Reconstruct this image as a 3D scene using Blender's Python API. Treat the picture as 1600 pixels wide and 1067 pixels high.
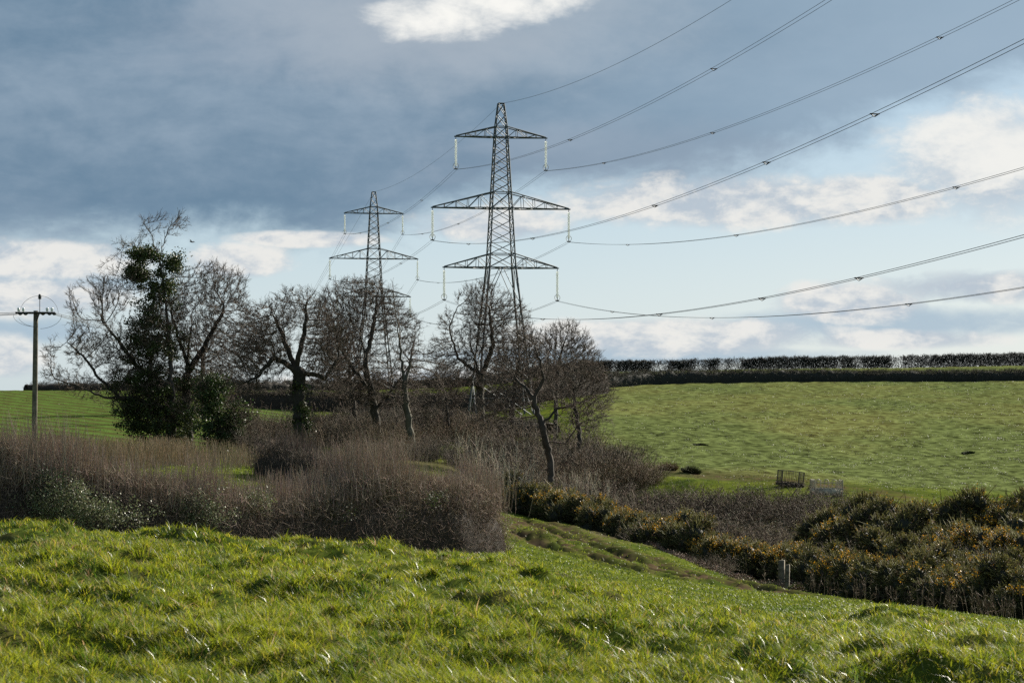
import bpy, math, random
import numpy as np
from mathutils import Vector
R = math.radians
rng = np.random.default_rng(7)
random.seed(7)
S = bpy.context.scene
for o in list(bpy.data.objects): bpy.data.objects.remove(o)
LK = S.collection.objects.link

# ------------------------------------------------------------------ camera
F = 3556.0
HOR = 640.0
cam = bpy.data.cameras.new("camera"); cam.lens = 80; cam.sensor_width = 36
cam.clip_start = 0.1; cam.clip_end = 9000
cam.shift_y = (HOR - 533.5) / 1600.0
cam.dof.use_dof = True; cam.dof.focus_distance = 150; cam.dof.aperture_fstop = 9
co = bpy.data.objects.new("camera", cam); LK(co)
co.location = (0, 0, 0); co.rotation_euler = (R(90), 0, 0)
S.camera = co
def at(px, py, Y): return Vector(((px - 800) / F * Y, Y, (HOR - py) / F * Y))
def hexc(r, g, b):
    f = lambda c: (c / 255 / 12.92) if c / 255 <= .04045 else ((c / 255 + .055) / 1.055) ** 2.4
    return (f(r), f(g), f(b), 1)

# ------------------------------------------------------------------ sun + sky
SUN_AZ, SUN_EL = 40, 30
EXPO = 1.32
sd = bpy.data.lights.new("sun", 'SUN'); sd.energy = 5.0; sd.angle = R(0.6); sd.color = (1, .93, .80)
so = bpy.data.objects.new("sun", sd); LK(so); so.location = (50, 50, 80)
tosun = Vector((math.sin(R(SUN_AZ)) * math.cos(R(SUN_EL)), math.cos(R(SUN_AZ)) * math.cos(R(SUN_EL)), math.sin(R(SUN_EL))))
so.rotation_euler = tosun.to_track_quat('Z', 'Y').to_euler()
W = bpy.data.worlds.new("World"); S.world = W; W.use_nodes = True
wn = W.node_tree.nodes; wl = W.node_tree.links; wn.clear()
class NT:
    def __init__(s, n, l): s.n = n; s.l = l
    def put(s, sock, v):
        if isinstance(v, bpy.types.NodeSocket): s.l.new(v, sock)
        else: sock.default_value = v
    def m(s, op, a, b=None, c=None):
        k = s.n.new('ShaderNodeMath'); k.operation = op; s.put(k.inputs[0], a)
        if b is not None: s.put(k.inputs[1], b)
        if c is not None: s.put(k.inputs[2], c)
        return k.outputs[0]
    def mix(s, f, a, b):
        k = s.n.new('ShaderNodeMix'); k.data_type = 'RGBA'; s.put(k.inputs[0], f); s.put(k.inputs[6], a); s.put(k.inputs[7], b)
        return k.outputs[2]
    def ss(s, v, lo, hi, a=0., b=1.):
        k = s.n.new('ShaderNodeMapRange'); k.interpolation_type = 'SMOOTHSTEP'; s.put(k.inputs[0], v)
        k.inputs[1].default_value = lo; k.inputs[2].default_value = hi; k.inputs[3].default_value = a; k.inputs[4].default_value = b
        return k.outputs[0]
    def noise(s, vec, scale, detail=6, rough=.55, dist=0.):
        k = s.n.new('ShaderNodeTexNoise'); s.put(k.inputs['Vector'], vec); k.inputs['Scale'].default_value = scale
        k.inputs['Detail'].default_value = detail; k.inputs['Roughness'].default_value = rough; k.inputs['Distortion'].default_value = dist
        return k.outputs[0]
w = NT(wn, wl)
tc = wn.new('ShaderNodeTexCoord'); sx = wn.new('ShaderNodeSeparateXYZ'); wl.new(tc.outputs['Generated'], sx.inputs[0])
az = w.m('ARCTAN2', sx.outputs[0], sx.outputs[1])
el = w.m('ARCSINE', sx.outputs[2])
K = F / 100.0                                             # one unit = 100 px of the photograph's scale of angles
X = w.m('MULTIPLY', az, K); Y_ = w.m('MULTIPLY', el, K)   # X: -8..8 over the view, Y: 0..6.4 up
def cvec(sxx, syy, off):
    k = wn.new('ShaderNodeCombineXYZ'); wl.new(w.m('MULTIPLY', X, sxx), k.inputs[0]); wl.new(w.m('MULTIPLY', Y_, syy), k.inputs[1]); k.inputs[2].default_value = off
    return k.outputs[0]
n1 = w.m('SUBTRACT', w.noise(cvec(.35, .75, 3.1), 1.0, 7, .58, .4), .5)     # big soft
n2 = w.m('SUBTRACT', w.noise(cvec(.8, 1.7, 9.2), 1.0, 9, .6, .3), .5)       # puffs
n3 = w.m('SUBTRACT', w.noise(cvec(.16, .55, 5.7), 1.0, 5, .5, .2), .5)      # streaky bands
n4 = w.m('SUBTRACT', w.noise(cvec(1.9, 3.0, 1.2), 1.0, 9, .62, .2), .5)     # fine
skyT = wn.new('ShaderNodeTexSky'); skyT.sky_type = 'NISHITA'; skyT.sun_disc = False
skyT.sun_elevation = R(SUN_EL); skyT.sun_rotation = R(SUN_AZ); skyT.air_density = 1.0; skyT.dust_density = 1.4
BG = 0.1
def C(r, g, b):
    c = hexc(r, g, b); q = BG * 2 ** EXPO; return (c[0] / q, c[1] / q, c[2] / q, 1)
# clear band: nishita veiled by thin high cloud
veil = w.mix(w.ss(Y_, 0.2, 5.0), C(196, 213, 221), C(158, 188, 210))
col = w.mix(.90, skyT.outputs[0], veil)
def blob(px, py, rx, ry, soft, nz, k):
    nz = w.m('ADD', nz, w.m('MULTIPLY', n4, .45))
    a = w.m('DIVIDE', w.m('SUBTRACT', X, (px - 800) / 100), rx / 100)
    b = w.m('DIVIDE', w.m('SUBTRACT', Y_, (HOR - py) / 100), ry / 100)
    d = w.m('SUBTRACT', 1.0, w.m('ADD', w.m('MULTIPLY', a, a), w.m('MULTIPLY', b, b)))
    d = w.m('ADD', d, w.m('MULTIPLY', nz, k))
    return w.ss(d, -soft, soft)
def mx(*a):
    r = a[0]
    for q in a[1:]: r = w.m('MAXIMUM', r, q)
    return r
# slate deck: everything above its ragged lower edge
fc = wn.new('ShaderNodeFloatCurve'); cm = fc.mapping; cm.use_clip = False
pts = [(-8, 2.62), (-6, 2.6), (-4, 2.58), (-2.2, 2.68), (-1, 3.0), (0, 3.2), (1.5, 3.3), (3, 3.5), (4.5, 3.95), (6, 4.4), (7.2, 4.75), (8, 5.0)]
cv = cm.curves[0]
for i, (a, b) in enumerate(pts):
    xx, yy = (a + 8) / 16, b / 8
    if i < 2: cv.points[0 if i == 0 else 1].location = (xx, yy)
    else: cv.points.new(xx, yy)
cm.update()
wl.new(w.m('DIVIDE', w.m('ADD', X, 8.0), 16.0), fc.inputs['Value'])
edge = w.m('MULTIPLY', fc.outputs[0], 8.0)
dd = w.m('SUBTRACT', w.m('ADD', w.m('ADD', Y_, w.m('MULTIPLY', n1, 1.6)), w.m('MULTIPLY', n2, .55)), edge)
deck = w.ss(w.m('ADD', dd, w.m('MULTIPLY', n4, .5)), -.35, .5)
# cream clouds lit by the low sun
cream = mx(blob(60, 412, 170, 28, .8, n2, 3.2), blob(60, 470, 140, 28, .8, n2, 3.2), blob(375, 410, 75, 26, .6, n2, 3),
           blob(480, 376, 110, 12, .6, n2, 2.5), blob(770, 352, 120, 26, .7, n2, 2.8), blob(20, 560, 60, 30, .8, n2, 3),
           blob(1130, 318, 210, 40, .6, n2, 3.0), blob(1340, 318, 150, 36, .6, n2, 3.0), blob(1550, 262, 150, 84, .9, n2, 2.4), blob(1180, 325, 330, 30, .9, n2, 3.0),
           blob(1330, 475, 120, 30, .6, n2, 3.2), blob(1520, 452, 170, 26, .7, n2, 3.0), blob(1060, 528, 260, 28, .6, n2, 2.8),
           blob(1400, 532, 150, 14, .7, n2, 2.6), blob(640, 600, 200, 22, .8, n2, 2.8))
deckcol = w.mix(w.ss(w.m('ADD', n3, w.m('ADD', w.m('MULTIPLY', n1, .6), w.m('MULTIPLY', n4, .25))), -.24, .28), C(106, 134, 158), C(150, 169, 187))
deckcol = w.mix(w.ss(w.m('SUBTRACT', X, w.m('MULTIPLY', n1, 5.)), -2.5, 8.0, 0., .85), deckcol, C(160, 182, 201))
lav = mx(blob(480, 60, 300, 70, 1.0, n1, 3.0), blob(1000, 260, 300, 60, 1.0, n1, 2.5))
deckcol = w.mix(w.m('MULTIPLY', lav, .35), deckcol, C(150, 162, 178))
col = w.mix(deck, col, deckcol)
shade = mx(blob(1380, 505, 230, 26, .7, n2, 1.8), blob(1000, 555, 300, 14, .8, n2, 1.8), blob(90, 448, 150, 22, .8, n1, 2.5), blob(40, 520, 110, 22, .9, n1, 2.5))
col = w.mix(w.m('MULTIPLY', shade, .8), col, C(163, 186, 205))
crcol = w.mix(w.ss(w.m('ADD', n4, w.m('MULTIPLY', n2, 1.5)), -.22, .22), C(184, 196, 208), C(236, 235, 231))
thin = w.ss(dd, .2, 1.6, 1., .3)
col = w.mix(w.m('MULTIPLY', w.m('MULTIPLY', cream, .95), thin), col, crcol)
glow = blob(700, 20, 300, 110, 1.4, n1, 2.6)
col = w.mix(w.m('MULTIPLY', glow, .55), col, C(176, 186, 196))
br = mx(blob(780, 2, 100, 34, 1.2, n2, 4.6), blob(690, 38, 90, 28, 1.2, n2, 4.6))
col = w.mix(w.m('MULTIPLY', br, .98), col, C(250, 249, 244))
rb = blob(1550, 240, 130, 60, 1.0, n2, 4.0)
col = w.mix(w.m('MULTIPLY', rb, .8), col, C(242, 242, 238))
bgn = wn.new('ShaderNodeBackground'); bgn.inputs[1].default_value = BG; wl.new(col, bgn.inputs[0])
wo = wn.new('ShaderNodeOutputWorld'); wl.new(bgn.outputs[0], wo.inputs[0])
S.view_settings.view_transform = 'Standard'; S.view_settings.look = 'None'; S.view_settings.gamma = 1
S.view_settings.exposure = EXPO
S.cycles.max_bounces = 6; S.cycles.transparent_max_bounces = 4; S.cycles.diffuse_bounces = 3; S.cycles.transmission_bounces = 4
S.cycles.use_denoising = False; S.cycles.use_adaptive_sampling = False
S.cycles.sample_clamp_indirect = 6

# ------------------------------------------------------------------ noise + terrain
def vnoise(x, y, seed=0):
    xi = np.floor(x).astype(np.int64); yi = np.floor(y).astype(np.int64); xf = x - xi; yf = y - yi
    def h(a, b):
        n = (a * 374761393 + b * 668265263 + seed * 974634777) & 0xffffffff
        n = ((n ^ (n >> 13)) * 1274126177) & 0xffffffff
        return ((n ^ (n >> 16)) & 0xffff) / 65535.0
    u = xf * xf * (3 - 2 * xf); v = yf * yf * (3 - 2 * yf)
    return (h(xi, yi) * (1 - u) + h(xi + 1, yi) * u) * (1 - v) + (h(xi, yi + 1) * (1 - u) + h(xi + 1, yi + 1) * u) * v
def fbm(x, y, seed=0, oct=4, g=.5):
    s = 0; a = 1; t = 0
    for i in range(oct):
        s = s + a * vnoise(x * 2 ** i + 17.3 * i, y * 2 ** i - 9.1 * i, seed + i); t += a; a *= g
    return s / t - .5
def ss(x, a, b):
    t = np.clip((x - a) / (b - a), 0, 1); return t * t * (3 - 2 * t)
def Y(py, d): return (HOR - py) / F * d
COLS = {
 0:    [(0,-1.7),(13,-1.5),(28,-1.44),(40,-2.3),(60,-3.7),(90,-3.9),(120,Y(735,120)),(200,Y(697,200)),(300,Y(655,300)),(400,Y(624,400)),(460,Y(611,460)),(600,4),(1000,0),(4000,-10)],
 180:  [(0,-1.7),(13,-1.52),(28,-1.5),(40,-2.4),(60,-3.9),(90,-4.0),(120,Y(738,120)),(200,Y(700,200)),(300,Y(655,300)),(400,Y(624,400)),(460,Y(611,460)),(600,4.5),(1000,0),(4000,-10)],
 330:  [(0,-1.7),(13,-1.54),(28,-1.58),(40,-2.4),(60,-4.0),(80,-4.15),(110,Y(748,110)),(130,Y(731,130)),(190,Y(712,190)),(300,Y(665,300)),(400,Y(628,400)),(460,Y(613,460)),(600,5),(1000,0),(4000,-10)],
 500:  [(0,-1.7),(13,-1.56),(28,-1.66),(40,-2.5),(65,-4.2),(90,-4.6),(130,Y(735,130)),(180,Y(712,180)),(210,Y(702,210)),(300,Y(672,300)),(360,Y(646,360)),(430,Y(625,430)),(520,Y(610,520)),(700,5),(1000,0),(4000,-10)],
 700:  [(0,-1.7),(13,-1.6),(30,-1.95),(45,-2.9),(60,-4.0),(75,-4.6),(120,-5.6),(170,Y(725,170)),(220,Y(690,220)),(300,Y(662,300)),(350,Y(648,350)),(430,Y(624,430)),(520,Y(606,520)),(700,5),(1000,0),(4000,-10)],
 770:  [(0,-1.7),(13,-1.61),(30,-2.05),(50,-3.2),(72,-4.65),(100,Y(843,100)),(130,Y(818,130)),(155,Y(800,155)),(170,Y(778,170)),(200,Y(745,200)),(250,Y(700,250)),(330,Y(655,330)),(430,Y(618,430)),(520,Y(601,520)),(700,6),(1000,0),(4000,-10)],
 900:  [(0,-1.7),(13,-1.62),(30,-2.22),(50,-3.62),(72,-5.05),(110,Y(858,110)),(140,Y(828,140)),(160,-8.0),(180,-7.5),(200,Y(752,200)),(250,Y(700,250)),(340,Y(632,340)),(430,Y(603,430)),(560,Y(583,560)),(700,7),(1000,3),(4000,-10)],
 1000: [(0,-1.7),(13,-1.63),(30,-2.36),(50,-3.85),(72,-5.45),(110,Y(876,110)),(130,Y(852,130)),(150,-8.6),(175,-8),(195,Y(752,195)),(250,Y(700,250)),(320,Y(645,320)),(430,Y(600,430)),(560,Y(582,560)),(700,8),(1000,3),(4000,-10)],
 1225: [(0,-1.7),(13,-1.64),(28,-2.46),(50,-4.38),(70,-5.85),(90,Y(926,90)),(118,Y(918,118)),(135,-9.9),(150,-9.9),(168,-8.6),(187,Y(761,187)),(240,Y(714,240)),(320,Y(647,320)),(430,Y(598,430)),(560,Y(578,560)),(700,9),(1000,4),(4000,-10)],
 1400: [(0,-1.7),(13,-1.65),(28,-2.46),(50,-4.3),(75,-6.5),(95,Y(944,95)),(115,-9.3),(150,-9.5),(180,Y(783,180)),(240,Y(720,240)),(320,Y(648,320)),(430,Y(599,430)),(560,Y(577,560)),(700,9),(1000,4),(4000,-10)],
 1600: [(0,-1.7),(13,-1.66),(27,-2.54),(50,-4.68),(70,-6.5),(85,Y(964,85)),(110,-9.4),(150,-9.5),(180,Y(795,180)),(240,Y(725,240)),(320,Y(652,320)),(430,Y(600,430)),(560,Y(574,560)),(700,10),(1000,5),(4000,-10)],
}
def pchip(xk, yk, x):
    xk = np.array(xk, float); yk = np.array(yk, float); h = np.diff(xk); dl = np.diff(yk) / h
    m = np.zeros(len(xk)); m[0] = dl[0]; m[-1] = dl[-1]
    for i in range(1, len(xk) - 1):
        if dl[i-1] * dl[i] > 0:
            w1 = 2 * h[i] + h[i-1]; w2 = h[i] + 2 * h[i-1]; m[i] = (w1 + w2) / (w1 / dl[i-1] + w2 / dl[i])
    x = np.clip(x, xk[0], xk[-1]); i = np.clip(np.searchsorted(xk, x) - 1, 0, len(xk) - 2)
    t = (x - xk[i]) / h[i]; t2 = t * t; t3 = t2 * t
    return (2*t3-3*t2+1)*yk[i] + (t3-2*t2+t)*h[i]*m[i] + (-2*t3+3*t2)*yk[i+1] + (t3-t2)*h[i]*m[i+1]
LD = np.linspace(0, math.log(4001), 900); DD = np.exp(LD) - 1
TH = np.linspace(-.26, .26, 261)
_tab = np.array([pchip([q[0] for q in v], [q[1] for q in v], DD) for v in COLS.values()])
_ck = [math.atan((k - 800) / F) for k in COLS]
TAB = np.array([pchip(_ck, _tab[:, j], TH) for j in range(len(DD))])      # [d, theta]
for _ in range(3): TAB[1:-1] = (TAB[:-2] + 2 * TAB[1:-1] + TAB[2:]) / 4
def base(x, y):
    d = np.hypot(x, y); th = np.arctan2(x, y)
    far = np.abs(th); thc = np.clip(th, -.2599, .2599)
    def look(thc):
        a = np.log(d + 1) / LD[-1] * (len(LD) - 1); b = (thc + .26) / .52 * (len(TH) - 1)
        i = np.clip(a.astype(int), 0, len(LD) - 2); j = np.clip(b.astype(int), 0, len(TH) - 2); u = np.clip(a - i, 0, 1); v = np.clip(b - j, 0, 1)
        return (TAB[i, j]*(1-v)+TAB[i, j+1]*v)*(1-u) + (TAB[i+1, j]*(1-v)+TAB[i+1, j+1]*v)*u
    z = look(thc); zo = look(-thc)
    k = ss(far, 1.2, math.pi) * .5
    return z * (1 - k) + zo * k
def H(x, y):
    x = np.asarray(x, float); y = np.asarray(y, float); d = np.hypot(x, y)
    z = base(x, y)
    near = 1 - ss(d, 30, 60)
    t = fbm(x * .55, y * .55, 3, 3); t2 = fbm(x * 2.3, y * 2.3, 11, 3)
    z = z - near * .10 * ss(d, 15, 27) * (1 + .9 * ss(x, 0, 4) + .6 * ss(x, -.5, 1) * (1 - ss(x, 4.5, 6.5))) + near * (t * .26 + t2 * .30 + fbm(x * 1.1, y * 1.1, 91, 3) * .30) * ss(d, 2, 9)
    mid = ss(d, 40, 70) * (1 - ss(d, 170, 200))
    z = z + mid * (fbm(x * .25, y * .25, 21, 3) * .35 + fbm(x * 1.3, y * 1.3, 23, 3) * .13)
    farr = ss(d, 185, 215) * (1 - ss(d, 600, 800)); right = ss(x, -10, 20)
    z = z + farr * (fbm(x * .3, y * .12, 31, 3) * .25 + (fbm(x * .7, y * .35, 33, 3) * .30) * (.35 + .65 * right))
    # ruts of the track that climbs past the end of the near hedge
    if True:
        for (o, wd, dp) in RUTS:
            q = rutd(x, y, o)
            z = z - dp * np.exp(-(q / wd) ** 2) + dp * .5 * np.exp(-((q - wd * 2) / wd) ** 2)
        z = z + np.exp(-(rutd(x, y, 2.2) / 5) ** 2) * (fbm(x * 1.7, y * .9, 57, 3) * .40 + fbm(x * 5, y * 3, 58, 2) * .12)
        z = z + .55 * np.exp(-((x - 0.6) ** 2 / 3 + (y - 104) ** 2 / 10)) * (1 + fbm(x * 2, y * 2, 51, 2))
    rough = ss(d, 165, 185) * (1 - ss(d, 245, 270)) * (1 - ss(x, 10, 22)) * ss(x, -24, -14)
    z = z + rough * fbm(x * .22, y * .22, 41, 4) * 1.6
    return z
RUTS = [(-1.4, .40, .26), (.5, .42, .34), (4.1, .45, .26), (5.9, .42, .20)]
def rutd(x, y, o):   # lateral distance from the track's centre line, only between y 75 and 165
    cx = .5 * np.sin(y * .23) + np.interp(y, [70, 85, 100, 120, 140, 160, 175], [14, 8.5, 3.0, -1.0, -2.6, -2.8, -4.0]) + o * np.interp(y, [80, 160], [1.25, .8])
    m = ss(y, 76, 92) * (1 - ss(y, 150, 160))
    return np.abs(x - cx) * .8 + (1 - m) * 50
def Hs(x, y): return float(H(np.array([x]), np.array([y]))[0])
def ground(px, Yd): x = (px - 800) / F * Yd; return Vector((x, Yd, Hs(x, Yd)))

# ------------------------------------------------------------------ mesh helpers
def mk(name, V, faces, material, parent=None, col=None, smooth=False, link=True):
    V = np.asarray(V, np.float32).reshape(-1, 3)
    me = bpy.data.meshes.new(name); me.vertices.add(len(V)); me.vertices.foreach_set('co', V.ravel())
    if not isinstance(faces, list): faces = [faces]
    faces = [np.asarray(f, np.int32) for f in faces if len(f)]
    li = np.concatenate([f.ravel() for f in faces]); tot = np.concatenate([np.full(len(f), f.shape[1], np.int32) for f in faces])
    me.loops.add(len(li)); me.loops.foreach_set('vertex_index', li)
    me.polygons.add(len(tot)); st = np.zeros(len(tot), np.int32); st[1:] = np.cumsum(tot)[:-1]
    me.polygons.foreach_set('loop_start', st); me.polygons.foreach_set('loop_total', tot)
    if smooth: me.polygons.foreach_set('use_smooth', np.ones(len(tot), bool))
    me.update(calc_edges=True)
    if col is not None:
        a = me.color_attributes.new('Col', 'FLOAT_COLOR', 'POINT'); c = np.ones((len(V), 4), np.float32); c[:, :3] = col; a.data.foreach_set('color', c.ravel())
    me.materials.append(material)
    o = bpy.data.objects.new(name, me)
    if link: LK(o)
    if parent: o.parent = parent
    return o
class MB:
    def __init__(s): s.V = []; s.F = {3: [], 4: []}; s.C = []; s.n = 0
    def add(s, V, Fq, col=None):
        V = np.asarray(V, float).reshape(-1, 3); Fq = np.asarray(Fq, np.int64)
        if len(V) == 0: return
        s.V.append(V); s.F[Fq.shape[1]].append(Fq + s.n); s.n += len(V)
        c = np.ones((len(V), 3)) * (np.array([.1, .1, .1]) if col is None else np.asarray(col)); s.C.append(c)
    def build(s, name, material, parent=None, smooth=False, link=True, origin=None):
        V = np.concatenate(s.V)
        if origin is not None: V = V - np.array(origin)
        fs = [np.concatenate(s.F[k]) for k in (3, 4) if s.F[k]]
        return mk(name, V, fs, material, parent, np.concatenate(s.C), smooth, link)
def nrm(v): return v / np.maximum(np.linalg.norm(v, axis=-1, keepdims=True), 1e-9)
def tubes(mb, P, rad, n=3, col=None, cap=False):
    """P (N,K,3) polylines, rad (N,K)"""
    P = np.asarray(P, float); rad = np.asarray(rad, float); N, Kk = P.shape[:2]
    if N == 0: return
    t = np.zeros_like(P); t[:, 1:-1] = P[:, 2:] - P[:, :-2]; t[:, 0] = P[:, 1] - P[:, 0]; t[:, -1] = P[:, -1] - P[:, -2]; t = nrm(t)
    mean = nrm(P[:, -1] - P[:, 0]); ref = np.where(np.abs(mean[:, 2:3]) > .8, np.array([[1., .13, 0]]), np.array([[.07, .05, 1.]]))
    a = nrm(np.cross(t, ref[:, None, :])); b = np.cross(t, a)
    ang = np.arange(n) * 2 * math.pi / n
    V = P[:, :, None, :] + rad[:, :, None, None] * (a[:, :, None, :] * np.cos(ang)[None, None, :, None] + b[:, :, None, :] * np.sin(ang)[None, None, :, None])
    idx = np.arange(N * Kk * n).reshape(N, Kk, n)
    q = np.stack([idx[:, :-1, :], np.roll(idx[:, :-1, :], -1, 2), np.roll(idx[:, 1:, :], -1, 2), idx[:, 1:, :]], -1).reshape(-1, 4)
    if col is not None and np.ndim(col) == 2 and len(col) == N: col = np.repeat(col, Kk * n, 0)
    mb.add(V, q, col)
def bar(mb, a, b, r, n=4, col=None): tubes(mb, [[tuple(a), tuple(b)]], [[r, r]], n, col)
def poly(mb, pts, r, n=6, col=None):
    r = [r] * len(pts) if not hasattr(r, '__len__') else r
    tubes(mb, [[tuple(p) for p in pts]], [r], n, col)
def box(mb, c, s, col=None, rot=0, jit=0):
    c = np.array(c, float); x, y, z = np.array(s) / 2.0
    V = np.array([[i, j, k] for i in (-x, x) for j in (-y, y) for k in (-z, z)])
    if jit: V = V + rng.normal(0, jit, V.shape)
    cr, sr = math.cos(rot), math.sin(rot); V = np.stack([V[:, 0]*cr - V[:, 1]*sr, V[:, 0]*sr + V[:, 1]*cr, V[:, 2]], 1) + c
    mb.add(V, [[0,1,3,2],[4,6,7,5],[0,4,5,1],[2,3,7,6],[0,2,6,4],[1,5,7,3]], col)
def leaves(mb, P, size, col, up=0.0, asp=.55):
    """diamond leaves at P with random directions"""
    N = len(P); d = nrm(rng.normal(0, 1, (N, 3)) + np.array([0, 0, up])); e = nrm(np.cross(d, rng.normal(0, 1, (N, 3))))
    s = (np.ones(N) * size)[:, None] if np.ndim(size) == 0 else size[:, None]
    V = np.stack([P, P + d * s * .5 + e * s * asp * .5, P + d * s, P + d * s * .5 - e * s * asp * .5], 1)
    c = np.repeat(col, 4, 0) if np.ndim(col) == 2 else col
    mb.add(V, np.arange(4 * N).reshape(N, 4), c)
def cvar(basec, n, v=.25, hue=.08):
    b = np.array(basec)[None, :] * (1 + rng.normal(0, v, (n, 1))); b = b * (1 + rng.normal(0, hue, (n, 3))); return np.clip(b, .004, .95)
def empty(name, loc, rz=0):
    o = bpy.data.objects.new(name, None); LK(o); o.location = loc; o.rotation_euler = (0, 0, rz); o.empty_display_size = .2; return o
def tag(o, label=None, cat=None, group=None, kind=None):
    if label: o['label'] = label
    if cat: o['category'] = cat
    if group: o['group'] = group
    if kind: o['kind'] = kind
    return o
def copy_tree(o):
    c = o.copy(); LK(c)
    for ch in o.children:
        d = ch.copy(); LK(d); d.parent = c
        for g in ch.children:
            e = g.copy(); LK(e); e.parent = d
    return c

# ------------------------------------------------------------------ materials
def mat(name, rough=.7, spec=.3, transl=0., metallic=0., color=None, nscale=None, nmix=.3, bump=0., ncol=None, tint=None):
    m = bpy.data.materials.new(name); m.use_nodes = True; nt = m.node_tree; k = NT(nt.nodes, nt.links)
    b = nt.nodes['Principled BSDF']; out = nt.nodes['Material Output']
    if color is None:
        at_ = nt.nodes.new('ShaderNodeAttribute'); at_.attribute_name = 'Col'; c = at_.outputs['Color']
    else:
        rgb = nt.nodes.new('ShaderNodeRGB'); rgb.outputs[0].default_value = (*color, 1); c = rgb.outputs[0]
    if tint:
        mu = nt.nodes.new('ShaderNodeMix'); mu.data_type = 'RGBA'; mu.blend_type = 'MULTIPLY'; mu.inputs[0].default_value = 1; nt.links.new(c, mu.inputs[6]); mu.inputs[7].default_value = (*tint, 1); c = mu.outputs[2]
    if nscale:
        g = nt.nodes.new('ShaderNodeTexCoord'); nz = k.noise(g.outputs['Object'], nscale, 5, .6)
        f = k.ss(nz, .35, .65)
        if ncol is None:
            hs = nt.nodes.new('ShaderNodeHueSaturation'); nt.links.new(c, hs.inputs['Color']); hs.inputs['Value'].default_value = 1 - nmix
            c = k.mix(f, c, hs.outputs[0])
        else: c = k.mix(k.m('MULTIPLY', f, nmix), c, (*ncol, 1))
        if bump:
            bp = nt.nodes.new('ShaderNodeBump'); bp.inputs['Strength'].default_value = bump; nt.links.new(nz, bp.inputs['Height']); nt.links.new(bp.outputs[0], b.inputs['Normal'])
    nt.links.new(c, b.inputs['Base Color']); b.inputs['Roughness'].default_value = rough; b.inputs['Specular IOR Level'].default_value = spec; b.inputs['Metallic'].default_value = metallic
    if transl:
        t = nt.nodes.new('ShaderNodeBsdfTranslucent'); nt.links.new(c, t.inputs[0]); ms = nt.nodes.new('ShaderNodeMixShader'); ms.inputs[0].default_value = transl
        nt.links.new(b.outputs[0], ms.inputs[1]); nt.links.new(t.outputs[0], ms.inputs[2]); nt.links.new(ms.outputs[0], out.inputs[0])
    return m
M_grass = mat("grass_blade", .5, .12, .5)
M_glint = mat("glossy_grass_blade", .42, .5, .35)
M_ground = mat("turf_and_soil", 1.0, .0, nscale=1.7, nmix=.25)
M_bark = mat("bark", .9, .2, nscale=1.2, nmix=.45)
M_twig = mat("twig", .8, .15, tint=(1.0, .96, .88))
M_leaf = mat("evergreen_leaf", .5, .22, .25)
M_gorse = mat("gorse_spines", .7, .3, .3)
M_steel = mat("galvanised_steel", .6, .4, metallic=.3, color=(.10, .115, .125), nscale=.8, nmix=.4)
M_cable = mat("cable", .6, .3, metallic=.3, color=(.05, .055, .06), nscale=3, nmix=.3)
M_glass = mat("glass_discs", .2, .6, .45, color=(.88, .91, .89), nscale=9, nmix=.12)
M_wood = mat("weathered_wood", .9, .2, color=(.15, .13, .095), nscale=4, nmix=.5, bump=.3)
M_dark = mat("dark_fitting", .6, .4, color=(.03, .03, .03), nscale=5, nmix=.3)
M_porc = mat("porcelain", .2, .6, color=(.75, .78, .75), nscale=5, nmix=.2)
M_rust = mat("rusty_paint", .7, .3, color=(.045, .035, .03), nscale=6, nmix=.5)
M_galv = mat("bright_galvanised", .6, .3, metallic=.0, color=(.38, .33, .25), nscale=3, nmix=.35)

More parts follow.
